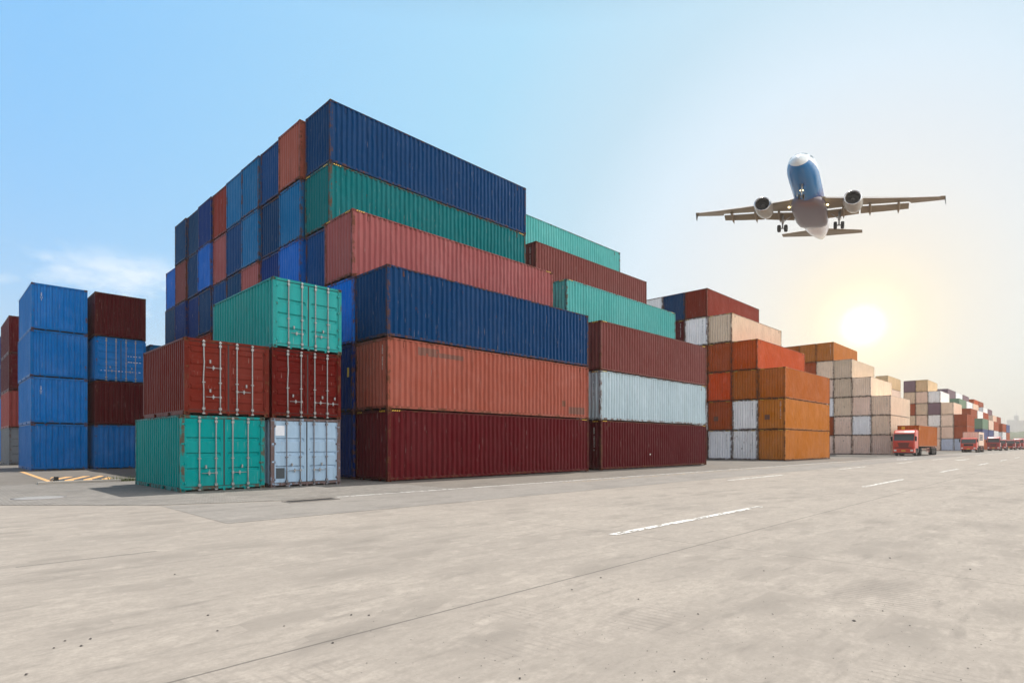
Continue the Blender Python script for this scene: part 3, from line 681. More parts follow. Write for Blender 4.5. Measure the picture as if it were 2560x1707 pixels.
sheet('block_pavement', [(6.75, 15.15), (12.6, 15.15), (12.6, 28.2), (-11, 28.2), (1.35, 18.9), (4.02, 16.15)], .008, PAVM)
sheet('lane_surface', [(4.03, 11.5), (900, 11.5), (900, 15.0), (6.55, 15.05), (4.07, 15.95)], .004, CONC3)

def paintm(name, col, wear):
    m = NT(name); g = m.new('ShaderNodeNewGeometry'); v = g.outputs['Position']
    n = m.math('ADD', m.math('MULTIPLY', m.noise(v, 9, 7, .7), .6), m.math('MULTIPLY', m.noise(m.mapping(v, (1.5, 9, 1)), 1, 4, .6), .4))
    a = m.math('MULTIPLY', m.math('SUBTRACT', n, wear), 18, clamp=True)
    m.link(m.mix(a, (.43, .39, .35), m.mix(m.noise(v, 25, 4), tuple(x*.8 for x in col), col)), m.b.inputs['Base Color'])
    m.link(a, m.b.inputs['Alpha'])
    m.b.inputs['Roughness'].default_value = .8; return m.mat
WPAINT = paintm('road_paint', (.80, .79, .76), .45); WP2 = paintm('worn_road_paint', (.80, .79, .76), .44); YP = paintm('yellow_line_paint', (.72, .50, .20), .49)
def strip(name, x0, x1, y, w, mat, z=.009):
    n = max(1, int((x1-x0)/1.0)); m = MB()
    top = [(x0+(x1-x0)*i/n, y+w/2+random.uniform(-.006, .006), z) for i in range(n+1)]; bot = [(x0+(x1-x0)*i/n, y-w/2+random.uniform(-.006, .006), z) for i in range(n+1)]
    m.add(top+bot, [(i, n+1+i, n+2+i, i+1) for i in range(n)])
    return tag(m.build(name, mat), kind='structure')
for k in range(11):
    x = 7.95+15.22*k; strip('lane_marking', x, x+6.1, 5.54, .15, WPAINT)
for k in range(9):
    x = 23.5+15.1*k; strip('lane_marking', x, x+5.95, 10.55, .15, WPAINT)
for k in range(5):
    x = 68.7+15.2*k; strip('lane_marking', x, x+6.0, .9, .16, WPAINT)
strip('edge_line', 8.2, 420, 15.02, .12, WP2, .013); strip('edge_line', 17.5, 60, 14.45, .11, YP)
for (x, y) in ((66.5, 13.0), (68.2, 8.55)):
    m = MB(); z = .009
    m.add([(x+1.8, y-.09, z), (x+7, y-.09, z), (x+7, y+.09, z), (x+1.8, y+.09, z)], [(0,1,2,3)]); m.add([(x, y, z), (x+2.0, y-.5, z), (x+2.0, y+.5, z)], [(0,1,2)])
    tag(m.build('lane_arrow', WPAINT), kind='structure')
strip('yard_line', 0, 1, 0, 1, YP).hide_render = True
bpy.data.objects.remove(bpy.data.objects['yard_line'])
m = MB(); m.add([(3.50, 28.4, .009), (3.68, 28.4, .009), (3.95, 41.9, .009), (3.75, 41.9, .009)], [(0,1,2,3)]); tag(m.build('yard_line', plain('orange_line', (.66, .38, .15), .8)), kind='structure')

# kerb strip, striped cover, manhole, drain, pebbles, grass
KC = plain('kerb_concrete', (.46, .43, .39), .85)
m = MB(); m.box(3.02, 5.62, 27.55, 27.85, .0, .10); m.box(5.35, 8.2, 27.9, 28.1, .0, .09)
tag(m.build('kerb', KC), kind='structure')
def stripes():
    m = NT('orange_black_stripes'); tcn = m.new('ShaderNodeTexCoord'); sp = m.new('ShaderNodeSeparateXYZ'); m.link(tcn.outputs['Object'], sp.inputs[0])
    a = m.math('ADD', m.math('MULTIPLY', sp.outputs[0], 1.0), m.math('MULTIPLY', sp.outputs[1], -.36))
    f = m.math('GREATER_THAN', m.math('FRACT', m.math('MULTIPLY', a, 1.7)), .48)
    n = m.noise(tcn.outputs['Object'], 8, 5)
    c = m.mix(f, m.mix(n, (.62, .30, .08), (.80, .50, .22)), m.mix(n, (.03, .03, .035), (.10, .10, .10)))
    m.link(c, m.b.inputs['Base Color']); m.b.inputs['Roughness'].default_value = .7; return m.mat
m = MB(); pts = [(-.82, -.25), (.88, -.25), (1.0, .6), (1.05, 2.6), (-.75, 2.6), (-.95, .5)]
m.rings([[(x*1.03, y*1.01, 0) for x, y in pts], [(x*1.02, y, .09) for x, y in pts], [(x*.96, y*.98+.03, .13) for x, y in pts]], smooth=False)
cv = m.build('pit_cover', stripes(), loc=(4.52, 28.1, 0)); tag(cv, 'low orange and black striped pit cover lying on the yard beside the kerb', 'pit cover')
m = MB(); m.box(-.07, .07, -.06, .06, 0, .26); m.box(-.12, .05, -.1, -.06, .0, .16)
bo = m.build('rubber_stop', plain('black_rubber', (.03, .03, .03), .8), loc=(3.60, 27.95, 0)); tag(bo, 'small black rubber stop standing at the corner of the striped cover', 'rubber stop')
m = MB(); ring = lambda r, z: [(math.cos(a)*r, math.sin(a)*r, z) for a in (2*math.pi*k/40 for k in range(40))]
m.rings([ring(.62, .0), ring(.62, .004), ring(.55, .005)], caps=False)
mh = m.build('manhole_cover', plain('cast_iron', (.16, .15, .15), .7, 0), loc=(2.3, 20.7, .008))
m = MB(); m.rings([ring(.545, .0), ring(.545, .0045)], smooth=False); m.build('lid', plain('iron_lid', (.30, .29, .28), .65, var=.25), mh)
for i in range(0): pass
tag(mh, 'round iron manhole cover set in the block paving at the left', 'manhole cover')
m = MB()
m.box(6.55, 6.59, 14.35, 14.85, .004, .022); m.box(7.91, 7.95, 14.35, 14.85, .004, .022); m.box(6.59, 7.91, 14.81, 14.85, .004, .022); m.box(6.59, 7.91, 14.35, 14.39, .004, .022)
dg = m.build('drain_grate', plain('drain_frame', (.22, .2, .18), .7))
m = MB(); m.box(6.59, 7.91, 14.39, 14.81, .004, .010); m.build('opening', BLACK, dg)
m = MB()
for k in range(24): m.box(6.61+k*.055, 6.628+k*.055, 14.40, 14.80, .012, .020)
m.build('grille', plain('grate_iron', (.06, .055, .05), .7), dg); tag(dg, 'long dark drain grate at the edge of the paving, in front of the short containers', 'drain')
m = MB(); rnd = random.Random(3)
def ico(c, r):
    ph = [rnd.uniform(.6, 1.2) for _ in range(6)]
    V = [(c[0]+r*ph[0], c[1], c[2]+r*.2), (c[0]-r*ph[1], c[1], c[2]+r*.2), (c[0], c[1]+r*ph[2], c[2]+r*.15), (c[0], c[1]-r*ph[3], c[2]+r*.15), (c[0], c[1], c[2]+r*.7), (c[0], c[1], c[2]-r*.1)]
    m.add(V, [(0,2,4),(2,1,4),(1,3,4),(3,0,4),(2,0,5),(1,2,5),(3,1,5),(0,3,5)])
def gpx(x, y):
    zc = CAMH*FPX/(y-1111); Xc = (x-1280)*zc/FPX; c_, s_ = math.cos(YAW), math.sin(YAW)
    return Xc*c_+zc*s_, -Xc*s_+zc*c_
for (x, y, r) in ((135, 1620, .011), (227, 1597, .014), (203, 1615, .014), (163, 1602, .011), (437, 1436, .015), (520, 1538, .012), (543, 1577, .013), (710, 1565, .010), (832, 1607, .012), (65, 1686, .013), (878, 1537, .013), (922, 1538, .013),
                  (1910, 1427, .013), (2135, 1552, .017), (2275, 1564, .010), (2206, 1527, .010), (1502, 1444, .014), (1430, 1474, .013), (2225, 1395, .016), (2425, 1423, .016), (1596, 1498, .012), (1745, 1535, .012), (1686, 1679, .011), (1300, 1696, .012)):
    X_, Y_ = gpx(x, y); ico((X_, Y_, .003), r)
for _ in range(260):
    X_, Y_ = gpx(rnd.uniform(900, 2500), 1420+280*rnd.random()**.7); ico((X_, Y_, .002), rnd.uniform(.002, .0065))
for _ in range(160):
    X_ = rnd.uniform(12, 75); Y_ = rnd.gauss(15.9, .9); ico((X_, Y_, .014), rnd.uniform(.008, .022))
tag(m.build('gravel', plain('dark_stones', (.07, .06, .055), .8, var=.4)), 'small dark pebbles and grit scattered on the concrete', None, None, 'stuff')
m = MB()
for _ in range(420):
    t = rnd.random(); X_ = 5.35+rnd.gauss(.35, .45) if t < .7 else rnd.uniform(2.9, 8.0); Y_ = 27.75+rnd.gauss(0, .10)
    h_ = rnd.uniform(.04, .24)*(1.2 if t < .7 else .55); a = rnd.uniform(0, 6.28); w_ = .008
    dx, dy = math.cos(a)*w_, math.sin(a)*w_; lx, ly = rnd.gauss(0, h_*.4), rnd.gauss(0, h_*.4)
    m.add([(X_-dx, Y_-dy, .0), (X_+dx, Y_+dy, .0), (X_+lx*.4+dx*.6, Y_+ly*.4+dy*.6, h_*.6), (X_+lx*.4-dx*.6, Y_+ly*.4-dy*.6, h_*.6), (X_+lx, Y_+ly, h_)], [(0,1,2,3), (3,2,4)])
tag(m.build('grass', plain('weed_green', (.11, .15, .035), .7, var=.3)), 'thin weeds growing along the kerb by the striped cover', None, None, 'stuff')

# ------------------------------------------------------------------ lorries
REDP = plain('cab_red', (.60, .045, .02), .28, var=.06); REDD = plain('dark_cab_red', (.36, .016, .018), .30, var=.08)
CHAS = plain('chassis_black', (.025, .025, .027), .6); TYRE = plain('tyre_rubber', (.022, .022, .023), .8); RIM = plain('wheel_rim', (.16, .14, .13), .5, .5)
GLS = plain('windscreen_glass', (.09, .095, .095), .12, var=.05); CHR = plain('bright_trim', (.55, .55, .55), .3, .6); LMP = plain('headlamp_lens', (.75, .74, .70), .15); PLT = plain('number_plate_yellow', (.72, .45, .03), .5)
ORL = plain('amber_lens', (.75, .25, .02), .3); FEN = plain('fender_pink', (.42, .16, .13), .5)
def smoothbox(m, x0, x1, y0, y1, z0, z1, r, mi=0, smooth=True):
    """box with rounded vertical section in the y-z plane swept along x, ends pulled in"""
    def ring_(x, s):
        pts = []
        for cyc, czc, a0 in ((y1-r, z1-r, 0), (y0+r, z1-r, 90), (y0+r, z0+r, 180), (y1-r, z0+r, 270)):
            for k in range(5):
                a = R(a0+22.5*k); pts.append((x, (cyc+math.cos(a)*r-(y0+y1)/2)*s+(y0+y1)/2, (czc+math.sin(a)*r-(z0+z1)/2)*s+(z0+z1)/2))
        return pts
    e = r*.6
    m.rings([ring_(x0, .90), ring_(x0+e*.4, .97), ring_(x0+e, 1), ring_(x1-e, 1), ring_(x1-e*.3, .98), ring_(x1, .93)], mi, smooth)
def wheel(parent, x, y, r=.5, w=.28, name='wheel'):
    m = MB(); pr = [(r*.62, 0), (r*.97, .01), (r, w*.2), (r, w*.8), (r*.97, w-.01), (r*.62, w)]; n = 28
    rg = [[(math.cos(2*math.pi*k/n)*rr, yy-w/2, math.sin(2*math.pi*k/n)*rr) for k in range(n)] for rr, yy in pr]
    key = ('wh', r, w)
    if key not in FONTS:
        m.rings(rg, caps=False); me = m.mesh('tyre', [TYRE])
        m2 = MB(); rg2 = [[(math.cos(2*math.pi*k/n)*rr, yy-w/2, math.sin(2*math.pi*k/n)*rr) for k in range(n)] for rr, yy in ((r*.62, w*.04), (r*.55, w*.1), (r*.45, w*.3), (r*.2, w*.28), (r*.18, w*-.02), (.01, w*-.03))]
        m2.rings(rg2, caps=False); rg3 = [[(p[0], -p[1], p[2]) for p in r_] for r_ in rg2]; m2.rings(rg3, caps=False)
        FONTS[key] = (me, m2.mesh('rim', [RIM]))
    t = put(name, FONTS[key][0], parent, loc=(x, y, r)); put('rim', FONTS[key][1], t)
def tractor(x, yc, paintmat, label, style=0, axles2=(3.6,), grp=None, trailer=True, length=6.2):
    """cab-over tractor, nose towards -X, centre line yc"""
    t = empty('truck', (x, yc, 0)); tag(t, label, 'truck', grp)
    H_ = 3.42 if style == 0 else 2.75; hw = 1.24
    # cab shell profile (side view), lofted across y with rounded sides
    if style == 0: prof = [(.05, .95), (0, 1.1), (.0, 1.75), (.10, 2.05), (.42, 2.75), (.55, 3.05), (.85, 3.30), (1.25, 3.42), (2.1, 3.42), (2.2, 3.3), (2.2, .95)]
    else: prof = [(.0, .85), (-.05, 1.0), (-.02, 1.55), (.05, 1.75), (.35, 2.55), (.5, 2.70), (.9, 2.76), (2.0, 2.74), (2.1, 2.6), (2.1, .85)]
    m = MB(); rg = []
    zc = 1.9
    for yy, s, dx in ((-hw, .93, .16), (-hw+.05, .975, .06), (-hw+.16, 1, .0), (-hw*.5, 1, -.03), (0, 1, -.05), (hw*.5, 1, -.03), (hw-.16, 1, 0), (hw-.05, .975, .06), (hw, .93, .16)):
        rg.append([(px_+(dx if px_ < 1.0 else 0), yy, (pz-zc)*s+zc) for px_, pz in prof])
    m.rings(rg, smooth=False)
    m.build('cab', paintmat, t)
    f = lambda z: (lambda a: a)(0)
    # windscreen slab following the rake
    a, b = (prof[3], prof[4])
    m = MB(); yw = hw-.14
    def on(z, off=.012): k = (z-a[1])/(b[1]-a[1]); return a[0]+(b[0]-a[0])*k-off
    zb, zt = a[1]-.02, b[1]-.02
    m.hexa([(on(zb, .06), -yw*.5, zb), (on(zb, .085), 0, zb), (on(zb, .085)+.03, 0, zb), (on(zb)+.03, -yw*.5, zb), (on(zt, .06), -yw*.5, zt), (on(zt, .085), 0, zt), (on(zt)+.03, 0, zt), (on(zt)+.03, -yw*.5, zt)])
    m = MB()
    cols = [(-yw, .0), (-yw*.85, .035), (-yw*.4, .058), (0, .068), (yw*.4, .058), (yw*.85, .035), (yw, .0)]
    m.rings([[(on(z)-d, y, z) for y, d in cols] for z in (zb, (zb+zt)/2, zt)], closed=False, caps=False); m.build('windscreen', GLS, t)
    for s in (-1, 1):   # side windows
        m = MB(); yy = s*(hw+.012); m.add([(.42, yy*.985, 2.0), (1.25, yy*.985, 2.0), (1.25, yy*.97, 2.62 if style == 0 else 2.45), (.66, yy*.97, 2.62 if style == 0 else 2.45)], [(0,1,2,3)]); m.build('side_window', GLS, t)
        m = MB(); m.box(-.02, .10, s*(hw+.10)-.10, s*(hw+.10)+.10, 1.95, 2.55); m.tube((.3, s*(hw-.02), 2.6), (.03, s*(hw+.1), 2.57), .02, n=6); m.build('mirror', CHAS, t)
    # sun visor, grille, bumper, lamps, plate, steps
    m = MB()
    if style == 0:
        m.hexa([(.16, -1.1, 2.66), (.50, -1.12, 2.72), (.50, 1.12, 2.72), (.16, 1.1, 2.66), (.26, -1.1, 2.88), (.56, -1.12, 2.90), (.56, 1.12, 2.90), (.26, 1.1, 2.88)]); m.build('sun_visor', CHAS, t)
        m = MB()
        for k in range(6): m.box(-.085, -.02, -.66+.03*k, .66-.03*k, 1.68-.10*k, 1.73-.10*k)
        m.box(-.09, -.02, -.9, .9, 1.03, 1.12); m.build('grille', CHAS, t)
        m = MB(); m.hexa([(-.12, -1.18, .42), (.5, -1.24, .42), (.5, 1.24, .42), (-.12, 1.18, .42), (-.10, -1.16, .98), (.5, -1.24, .98), (.5, 1.24, .98), (-.10, 1.16, .98)]); m.build('bumper', paintmat, t)
        m = MB(); m.box(-.14, .4, -1.05, 1.05, .26, .43); m.build('air_dam', CHAS, t)
        lz, ly = .72, .92
    else:
        m = MB(); m.box(-.10, -.02, -.72, .72, 1.22, 1.62); m.build('grille', CHAS, t)
        m = MB(); m.hexa([(-.16, -1.2, .55), (.5, -1.24, .55), (.5, 1.24, .55), (-.16, 1.2, .55), (-.12, -1.18, 1.0), (.5, -1.24, 1.0), (.5, 1.24, 1.0), (-.12, 1.18, 1.0)]); m.build('bumper', paintmat, t)
        lz, ly = .82, .95
    for s in (-1, 1):
        m = MB(); m.box(-.165 if style else -.135, -.08, s*ly-.15, s*ly+.15, lz-.12, lz+.12); m.build('headlight', LMP, t)
    m = MB(); m.box(-.175 if style else -.14, -.08, -.24, .24, .62, .76); m.build('number_plate', PLT, t)
    m = MB(); m.box(.3, length, -.42, .42, .62, .90); m.box(1.95, 3.0, -1.15, -.55, .45, 1.0); m.box(1.95, 3.0, .55, 1.15, .45, 1.0); m.box(2.25, 2.6, -1.1, 1.1, .9, 1.5); m.build('chassis', CHAS, t)
    for s in (-1, 1):
        m = MB()
        for cx in (1.45,)+tuple(axles2):
            rg = [[(cx+math.cos(R(a_))*.62, s*yy, .5+math.sin(R(a_))*.62) for a_ in range(10, 171, 20)] for yy in (.88, 1.22)]
            m.rings(rg, closed=False, caps=False)
        m.build('fender', CHAS, t)
        wheel(t, 1.45, s*1.05)
        for ax in axles2: wheel(t, ax, s*.98, w=.52)
    return t
def trailer(x, yc, L_, axles, label, grp=None):
    t = empty('flatbed_trailer', (x, yc, 0)); tag(t, label, 'trailer', grp)
    m = MB(); m.box(0, L_, -.55, -.42, .95, 1.19); m.box(0, L_, .42, .55, .95, 1.19)
    for k in range(int(L_/1.5)+1): m.box(k*1.5*.98, k*1.5*.98+.12, -1.2, 1.2, 1.02, 1.20)
    m.build('chassis', CHAS, t)
    for s in (-1, 1):
        m = MB(); y_ = s*1.18; x0 = L_*.42
        m.box(x0, x0+2.0, y_-.02, y_+.02, .95, 1.05); m.box(x0, x0+2.0, y_-.02, y_+.02, .45, .53); m.box(x0, x0+.1, y_-.02, y_+.02, .45, 1.05); m.box(x0+1.9, x0+2.0, y_-.02, y_+.02, .45, 1.05); m.box(x0+.95, x0+1.05, y_-.02, y_+.02, .45, 1.05)
        m.build('side_guard', FEN, t)
        m = MB(); m.box(axles[0]-.6, axles[-1]+.6, s*.78 if s > 0 else -1.22, 1.22 if s > 0 else -.78, 1.05, 1.10); m.build('fender', FEN, t)
        m = MB(); m.box(L_*.25, L_*.25+.14, s*.7-.07, s*.7+.07, .35, 1.0); m.build('landing_leg', CHAS, t)
        for ax in axles: wheel(t, ax, s*.98, w=.50)
    return t
tractor(90.6, 17.05, REDP, 'orange red cab-over truck with a dark visor, first of the lorries', 0, (4.1,), 'lorries parked along the stacks')
trailer(93.4, 17.05, 12.6, (9.9, 11.15, 12.4), 'red container trailer with three axles behind the first truck', 'trailers behind the lorries')
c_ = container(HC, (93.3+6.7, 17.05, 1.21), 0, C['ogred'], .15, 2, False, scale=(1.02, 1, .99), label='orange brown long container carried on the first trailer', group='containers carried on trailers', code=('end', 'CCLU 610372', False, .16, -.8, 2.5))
m_ = MB(); m_.box(-6.585, -6.575, .35, .75, 2.35, 2.72); m_.build('warning_sticker', YEL, c_)
m_ = MB(); m_.box(-6.2, -6.0, -1.235, -1.223, 2.25, 2.55); m_.build('warning_sticker', YEL, c_)
tractor(139.9, 15.9, REDP, 'older red truck with a flat bonnetless cab and black grille, second lorry', 1, (3.5, 4.8), 'lorries parked along the stacks', length=6.6)
trailer(142.9, 15.9, 8.6, (6.4, 7.7), 'short dark trailer behind the second truck', 'trailers behind the lorries')
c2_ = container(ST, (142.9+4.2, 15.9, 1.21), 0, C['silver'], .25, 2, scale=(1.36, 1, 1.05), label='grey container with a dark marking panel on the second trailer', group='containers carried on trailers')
m_ = MB()
for k_ in range(4): m_.box(-1.9+.2*(k_ == 2), 1.5, -1.232, -1.224, 1.05+.28*k_, 1.26+.28*k_)
m_.build('printed_panel', DARKL, c2_)
m_ = MB(); m_.box(-2.5, -2.3, -1.232, -1.224, .9, 2.2); m_.build('blue_mark', plain('pale_blue_mark', (.2, .4, .6), .5), c2_)
for i_, (x_, y_, st_, lb_) in enumerate(((181.3, 15.85, 0, 'dark red truck with a sloping roof spoiler, close behind the grey container'), (194.2, 15.7, 1, 'dark red truck with a low flat roof, second behind the grey container'),
        (210.3, 15.0, 1, 'dark red truck in the middle of the far line, its roof catching light'), (227.0, 15.0, 1, 'dark red truck, last but one of the far line'), (235.5, 14.7, 0, 'dark red truck at the very end of the far line'))):
    tractor(x_, y_, REDD, lb_, st_, (3.5, 4.8), 'lorries parked along the stacks', length=6.6)
trailer(247, 14.3, 11, (8, 9.3), 'empty flatbed trailer at the end of the lorry line', 'empty trailers past the lorries')
trailer(262, 14.0, 11, (8, 9.3), 'empty flatbed trailer farthest down the road', 'empty trailers past the lorries')

# ------------------------------------------------------------------ airliner
def airliner():
    q = PLANEQ
    t = empty('airliner', q[:3]); t.rotation_euler = (q[5], q[4], q[3]); t.rotation_mode = 'XYZ'
    tag(t, 'white and blue twin-engine airliner with its landing gear down, flying overhead', 'airliner')
    kx, kz, sh, sz = q[6], q[7], q[8], q[9]
    T = lambda x, y, z: (x*kx+y*sh, y, z*kz+sz*x)
    UND = plain('wing_underside', (.225, .168, .10), .35, var=.05); NAC = plain('nacelle_grey', (.36, .33, .29), .22, var=.04); DK = plain('intake_dark', (.05, .045, .045), .5); LIP = plain('intake_lip', (.62, .62, .63), .2, .8)  # wing brown has the underside's shade and warm light mixed into its colour
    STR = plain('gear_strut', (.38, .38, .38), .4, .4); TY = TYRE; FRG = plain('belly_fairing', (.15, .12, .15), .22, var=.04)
    # fuselage paint
    m = NT('fuselage_paint'); tcn = m.new('ShaderNodeTexCoord'); sp = m.new('ShaderNodeSeparateXYZ'); m.link(tcn.outputs['Object'], sp.inputs[0])
    X = m.math('DIVIDE', sp.outputs[0], kx); Z = m.math('DIVIDE', m.math('SUBTRACT', sp.outputs[2], m.math('MULTIPLY', X, sz)), kz)
    fr = m.math('MULTIPLY', m.math('DIVIDE', m.math('ADD', X, 1.5), 1.5, clamp=True), 1.9)
    fr2 = m.math('MULTIPLY', m.math('MAXIMUM', m.math('SUBTRACT', 1.0, m.math('ABSOLUTE', m.math('DIVIDE', m.math('ADD', X, 2.0), 1.9))), 0), 0)
    blue = m.math('LESS_THAN', m.math('ADD', m.math('ADD', Z, .25), fr), 0)
    aft = m.math('DIVIDE', m.math('SUBTRACT', -9.5, X), 3.0, clamp=True)
    bc = m.mix(aft, (.002, .15, .40), (.02, .02, .20))
    tail = m.math('LESS_THAN', X, -18.0)
    c = m.mix(blue, (.70, .76, .80), bc); c = m.mix(tail, c, (.72, .70, .74))
    m.link(c, m.b.inputs['Base Color']); m.b.inputs['Roughness'].default_value = .22; m.b.inputs['Specular IOR Level'].default_value = .3
    st = [(0, .02, -.55, .02), (-.25, .45, -.52, .42), (-.8, .85, -.42, .80), (-1.6, 1.22, -.28, 1.18), (-2.6, 1.55, -.12, 1.55), (-3.8, 1.80, -.03, 1.82), (-5.2, 1.94, 0, 2.0), (-7, 1.975, 0, 2.07), (-12, 1.975, 0, 2.07), (-18, 1.975, 0, 2.07), (-24, 1.975, 0, 2.07),
          (-27, 1.86, .14, 1.92), (-30, 1.55, .42, 1.60), (-33, 1.10, .72, 1.18), (-35.5, .66, .95, .72), (-37, .34, 1.08, .36), (-37.6, .12, 1.12, .14)]
    # finer stations for a smooth body
    fine = []
    for i in range(len(st)-1):
        for k in range(4):
            u = k/4; fine.append(tuple(st[i][j]+(st[i+1][j]-st[i][j])*(u if i else u) for j in range(4)))
    fine.append(st[-1]); n = 40
    rg = [[T(x, math.cos(a)*ry, zc+math.sin(a)*rz) for a in (2*math.pi*k/n for k in range(n))] for x, ry, zc, rz in fine]
    b = MB(); b.rings(rg); b.build('fuselage', m.mat, t)
    # belly fairing
    b = MB(); rg = []
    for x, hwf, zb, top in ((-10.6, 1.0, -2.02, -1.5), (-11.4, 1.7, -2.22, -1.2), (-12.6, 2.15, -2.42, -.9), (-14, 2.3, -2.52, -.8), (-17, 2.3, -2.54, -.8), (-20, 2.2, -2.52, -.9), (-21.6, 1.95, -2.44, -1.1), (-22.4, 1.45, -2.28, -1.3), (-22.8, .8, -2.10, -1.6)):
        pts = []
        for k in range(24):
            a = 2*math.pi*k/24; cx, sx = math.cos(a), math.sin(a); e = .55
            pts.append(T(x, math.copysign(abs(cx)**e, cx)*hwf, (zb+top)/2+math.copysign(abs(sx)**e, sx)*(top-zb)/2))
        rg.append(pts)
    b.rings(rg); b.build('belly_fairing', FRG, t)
    # cockpit windows
    wg = plain('cockpit_glass', (.05, .07, .08), .08)
    for s in (-1, 1):
        for (xa, xb, ya, yb, za, zb) in ((-1.62, -2.35, .06, .06, .62, 1.10), (-2.0, -2.85, .80, .74, .60, 1.06)):
            b = MB(); y2, y3 = (.74, .70) if ya < .5 else (1.25, 1.16)
            P4 = [(xa, s*ya, za+.02), (xa-(.22 if ya < .5 else .75), s*y2, za), (xb-(.22 if ya < .5 else .6), s*y3, zb-.02), (xb, s*yb, zb)]
            # push out onto the nose surface
            o = []
            for x, y, z in P4:
                for i in range(len(st)-1):
                    if st[i][0] >= x >= st[i+1][0]:
                        u = (x-st[i][0])/(st[i+1][0]-st[i][0]); ry, zc, rz = [st[i][j]+(st[i+1][j]-st[i][j])*u for j in (1, 2, 3)]
                        zz = zc+rz*math.sqrt(max(.02, 1-(y/ry)**2)) if ya < .5 and True else z
                        yy = y if ya < .5 else s*ry*math.sqrt(max(.02, 1-((z-zc)/rz)**2))
                        o.append(Vector((x+.05, yy*1.02, (zz if ya < .5 else z)+.03)))
            b.add([T(*p) for p in o], [(0, 1, 2, 3)]); b.build('cockpit_window', wg, t)
    # wings
    def zw(y): y = abs(y); return -1.25+(y-2)*.088+.0028*(y-2)**2
    def le(y): y = abs(y); return -12.1-(y-2)*.515
    def te(y): y = abs(y); return (-18.1-(y-2)*.05) if y < 6.4 else (-18.32-(y-6.4)*.29)
    def foil(x0, x1, y, z, th):
        pr = [(0, 0), (.03, .35), (.12, .75), (.35, 1), (.7, .55), (1, .02), (.7, -.18), (.35, -.42), (.12, -.4), (.03, -.22)]
        c = x0-x1; return [T(x0-u*c, y, z+v*th) for u, v in pr]
    for s in (-1, 1):
        b = MB(); rg = []
        for y in (1.2, 2, 4, 6.4, 9, 12.6, 12.9, 15, 16.6, 17.05):
            tef = te(y) if y > 12.7 else te(y)+1.25*(1-.03*y)      # fixed trailing edge ahead of the flap
            rg.append(foil(le(y), tef, s*y, zw(y), .52-.021*y))
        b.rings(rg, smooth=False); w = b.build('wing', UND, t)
        for (ya, yb) in ((2.25, 6.3), (6.5, 12.6)):
            b = MB(); rg = []
            for y in (ya, (ya+yb)/2, yb):
                c = 1.65-.045*y; x0 = te(y)+1.25*(1-.03*y)+.02-.16; z0 = zw(y)-.16
                rg.append([T(x0-u*c*math.cos(R(33)), s*y, z0-u*c*math.sin(R(33))+v*.16) for u, v in ((0, 0), (.1, .7), (.4, .9), (1, .05), (.4, -.4), (.1, -.5))])
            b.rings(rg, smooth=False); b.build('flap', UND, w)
        for y in (4.3, 7.7, 11.3) if True else ():
            b = MB(); x0 = te(y)+2.0; rg = []
            for u, rr in ((0, .03), (.15, .2), (.45, .3), (.75, .24), (1, .03)):
                L_ = 3.0; cxx = x0-u*L_; czz = zw(y)-.22-.05-max(0, u-.45)*1.5
                rg.append([T(cxx, s*y+math.cos(a)*rr*.75, czz+math.sin(a)*rr*1.25) for a in (2*math.pi*k/10 for k in range(10))])
            b.rings(rg); b.build('flap_track_fairing', UND, w)
        b = MB(); b.add([T(*p) for p in ((-19.7, s*17.05, zw(17.05)), (-21.3, s*17.05, zw(17.05)), (-21.6, s*17.25, zw(17.05)-.85), (-20.9, s*17.22, zw(17.05)-.7), (-21.3, s*17.12, zw(17.05)+.5), (-20.8, s*17.10, zw(17.05)+.45))], [(0,1,2,3), (0,1,4,5)])
        b.build('wingtip_fence', DK, w)
        # slat edge: bright leading edge
        b = MB(); rg = []
        for y in (2.3, 4.9, 9, 13, 16.4):
            x0 = le(y)+.22; z0 = zw(y)-.10; rg.append([T(x0-u, s*y, z0+v) for u, v in ((0, 0), (.12, .14), (.5, .28), (.42, .10), (.1, -.05))])
        b.rings(rg, smooth=False); b.build('slat', plain('slat_white', (.78, .78, .78), .25), w)
        # engine
        ex, ey, ez = -10.9, s*5.75, -2.05
        e_ = empty('engine', (0, 0, 0)); e_.parent = t
        def circ(x, r, z=0, n=32): return [T(ex+x, ey+math.cos(a)*r, ez+z+math.sin(a)*r) for a in (2*math.pi*k/n for k in range(n))]
        b = MB(); b.rings([circ(-.12, 1.12), circ(-.6, 1.20), (circ(-1.6, 1.24)), circ(-2.8, 1.18), circ(-3.8, .98), circ(-4.4, .80)], caps=False)
        b.rings([circ(-4.4, .80), circ(-3.9, .72)], caps=False); b.build('nacelle', NAC, e_)
        b = MB(); b.rings([circ(-.12, 1.12), circ(0, 1.03), circ(.0, .98), circ(-.12, .93), circ(-.3, .90)], caps=False); b.build('intake_lip', LIP, e_)
        b = MB(); b.rings([circ(-.3, .90), circ(-1.05, .88)], caps=False); b.rings([circ(-1.0, .88), circ(-1.02, .25)], caps=False)
        for k in range(24):
            a = 2*math.pi*k/24; a2 = a+.14
            b.add([T(ex-.92, ey+math.cos(a)*.25, ez+math.sin(a)*.25), T(ex-.86, ey+math.cos(a)*.87, ez+math.sin(a)*.87), T(ex-.98, ey+math.cos(a2)*.87, ez+math.sin(a2)*.87), T(ex-.98, ey+math.cos(a2)*.25, ez+math.sin(a2)*.25)], [(0,1,2,3)])
        b.build('fan', DK, e_)
        b = MB(); b.rings([circ(-.6, .02), circ(-.72, .14), circ(-1.0, .27)], caps=False); b.build('spinner', plain('spinner_grey', (.12, .11, .11), .4), e_)
        b = MB(); b.rings([circ(-3.9, .62), circ(-4.9, .50), circ(-5.4, .30), circ(-5.7, .05)]); b.build('exhaust_cone', STR, e_)
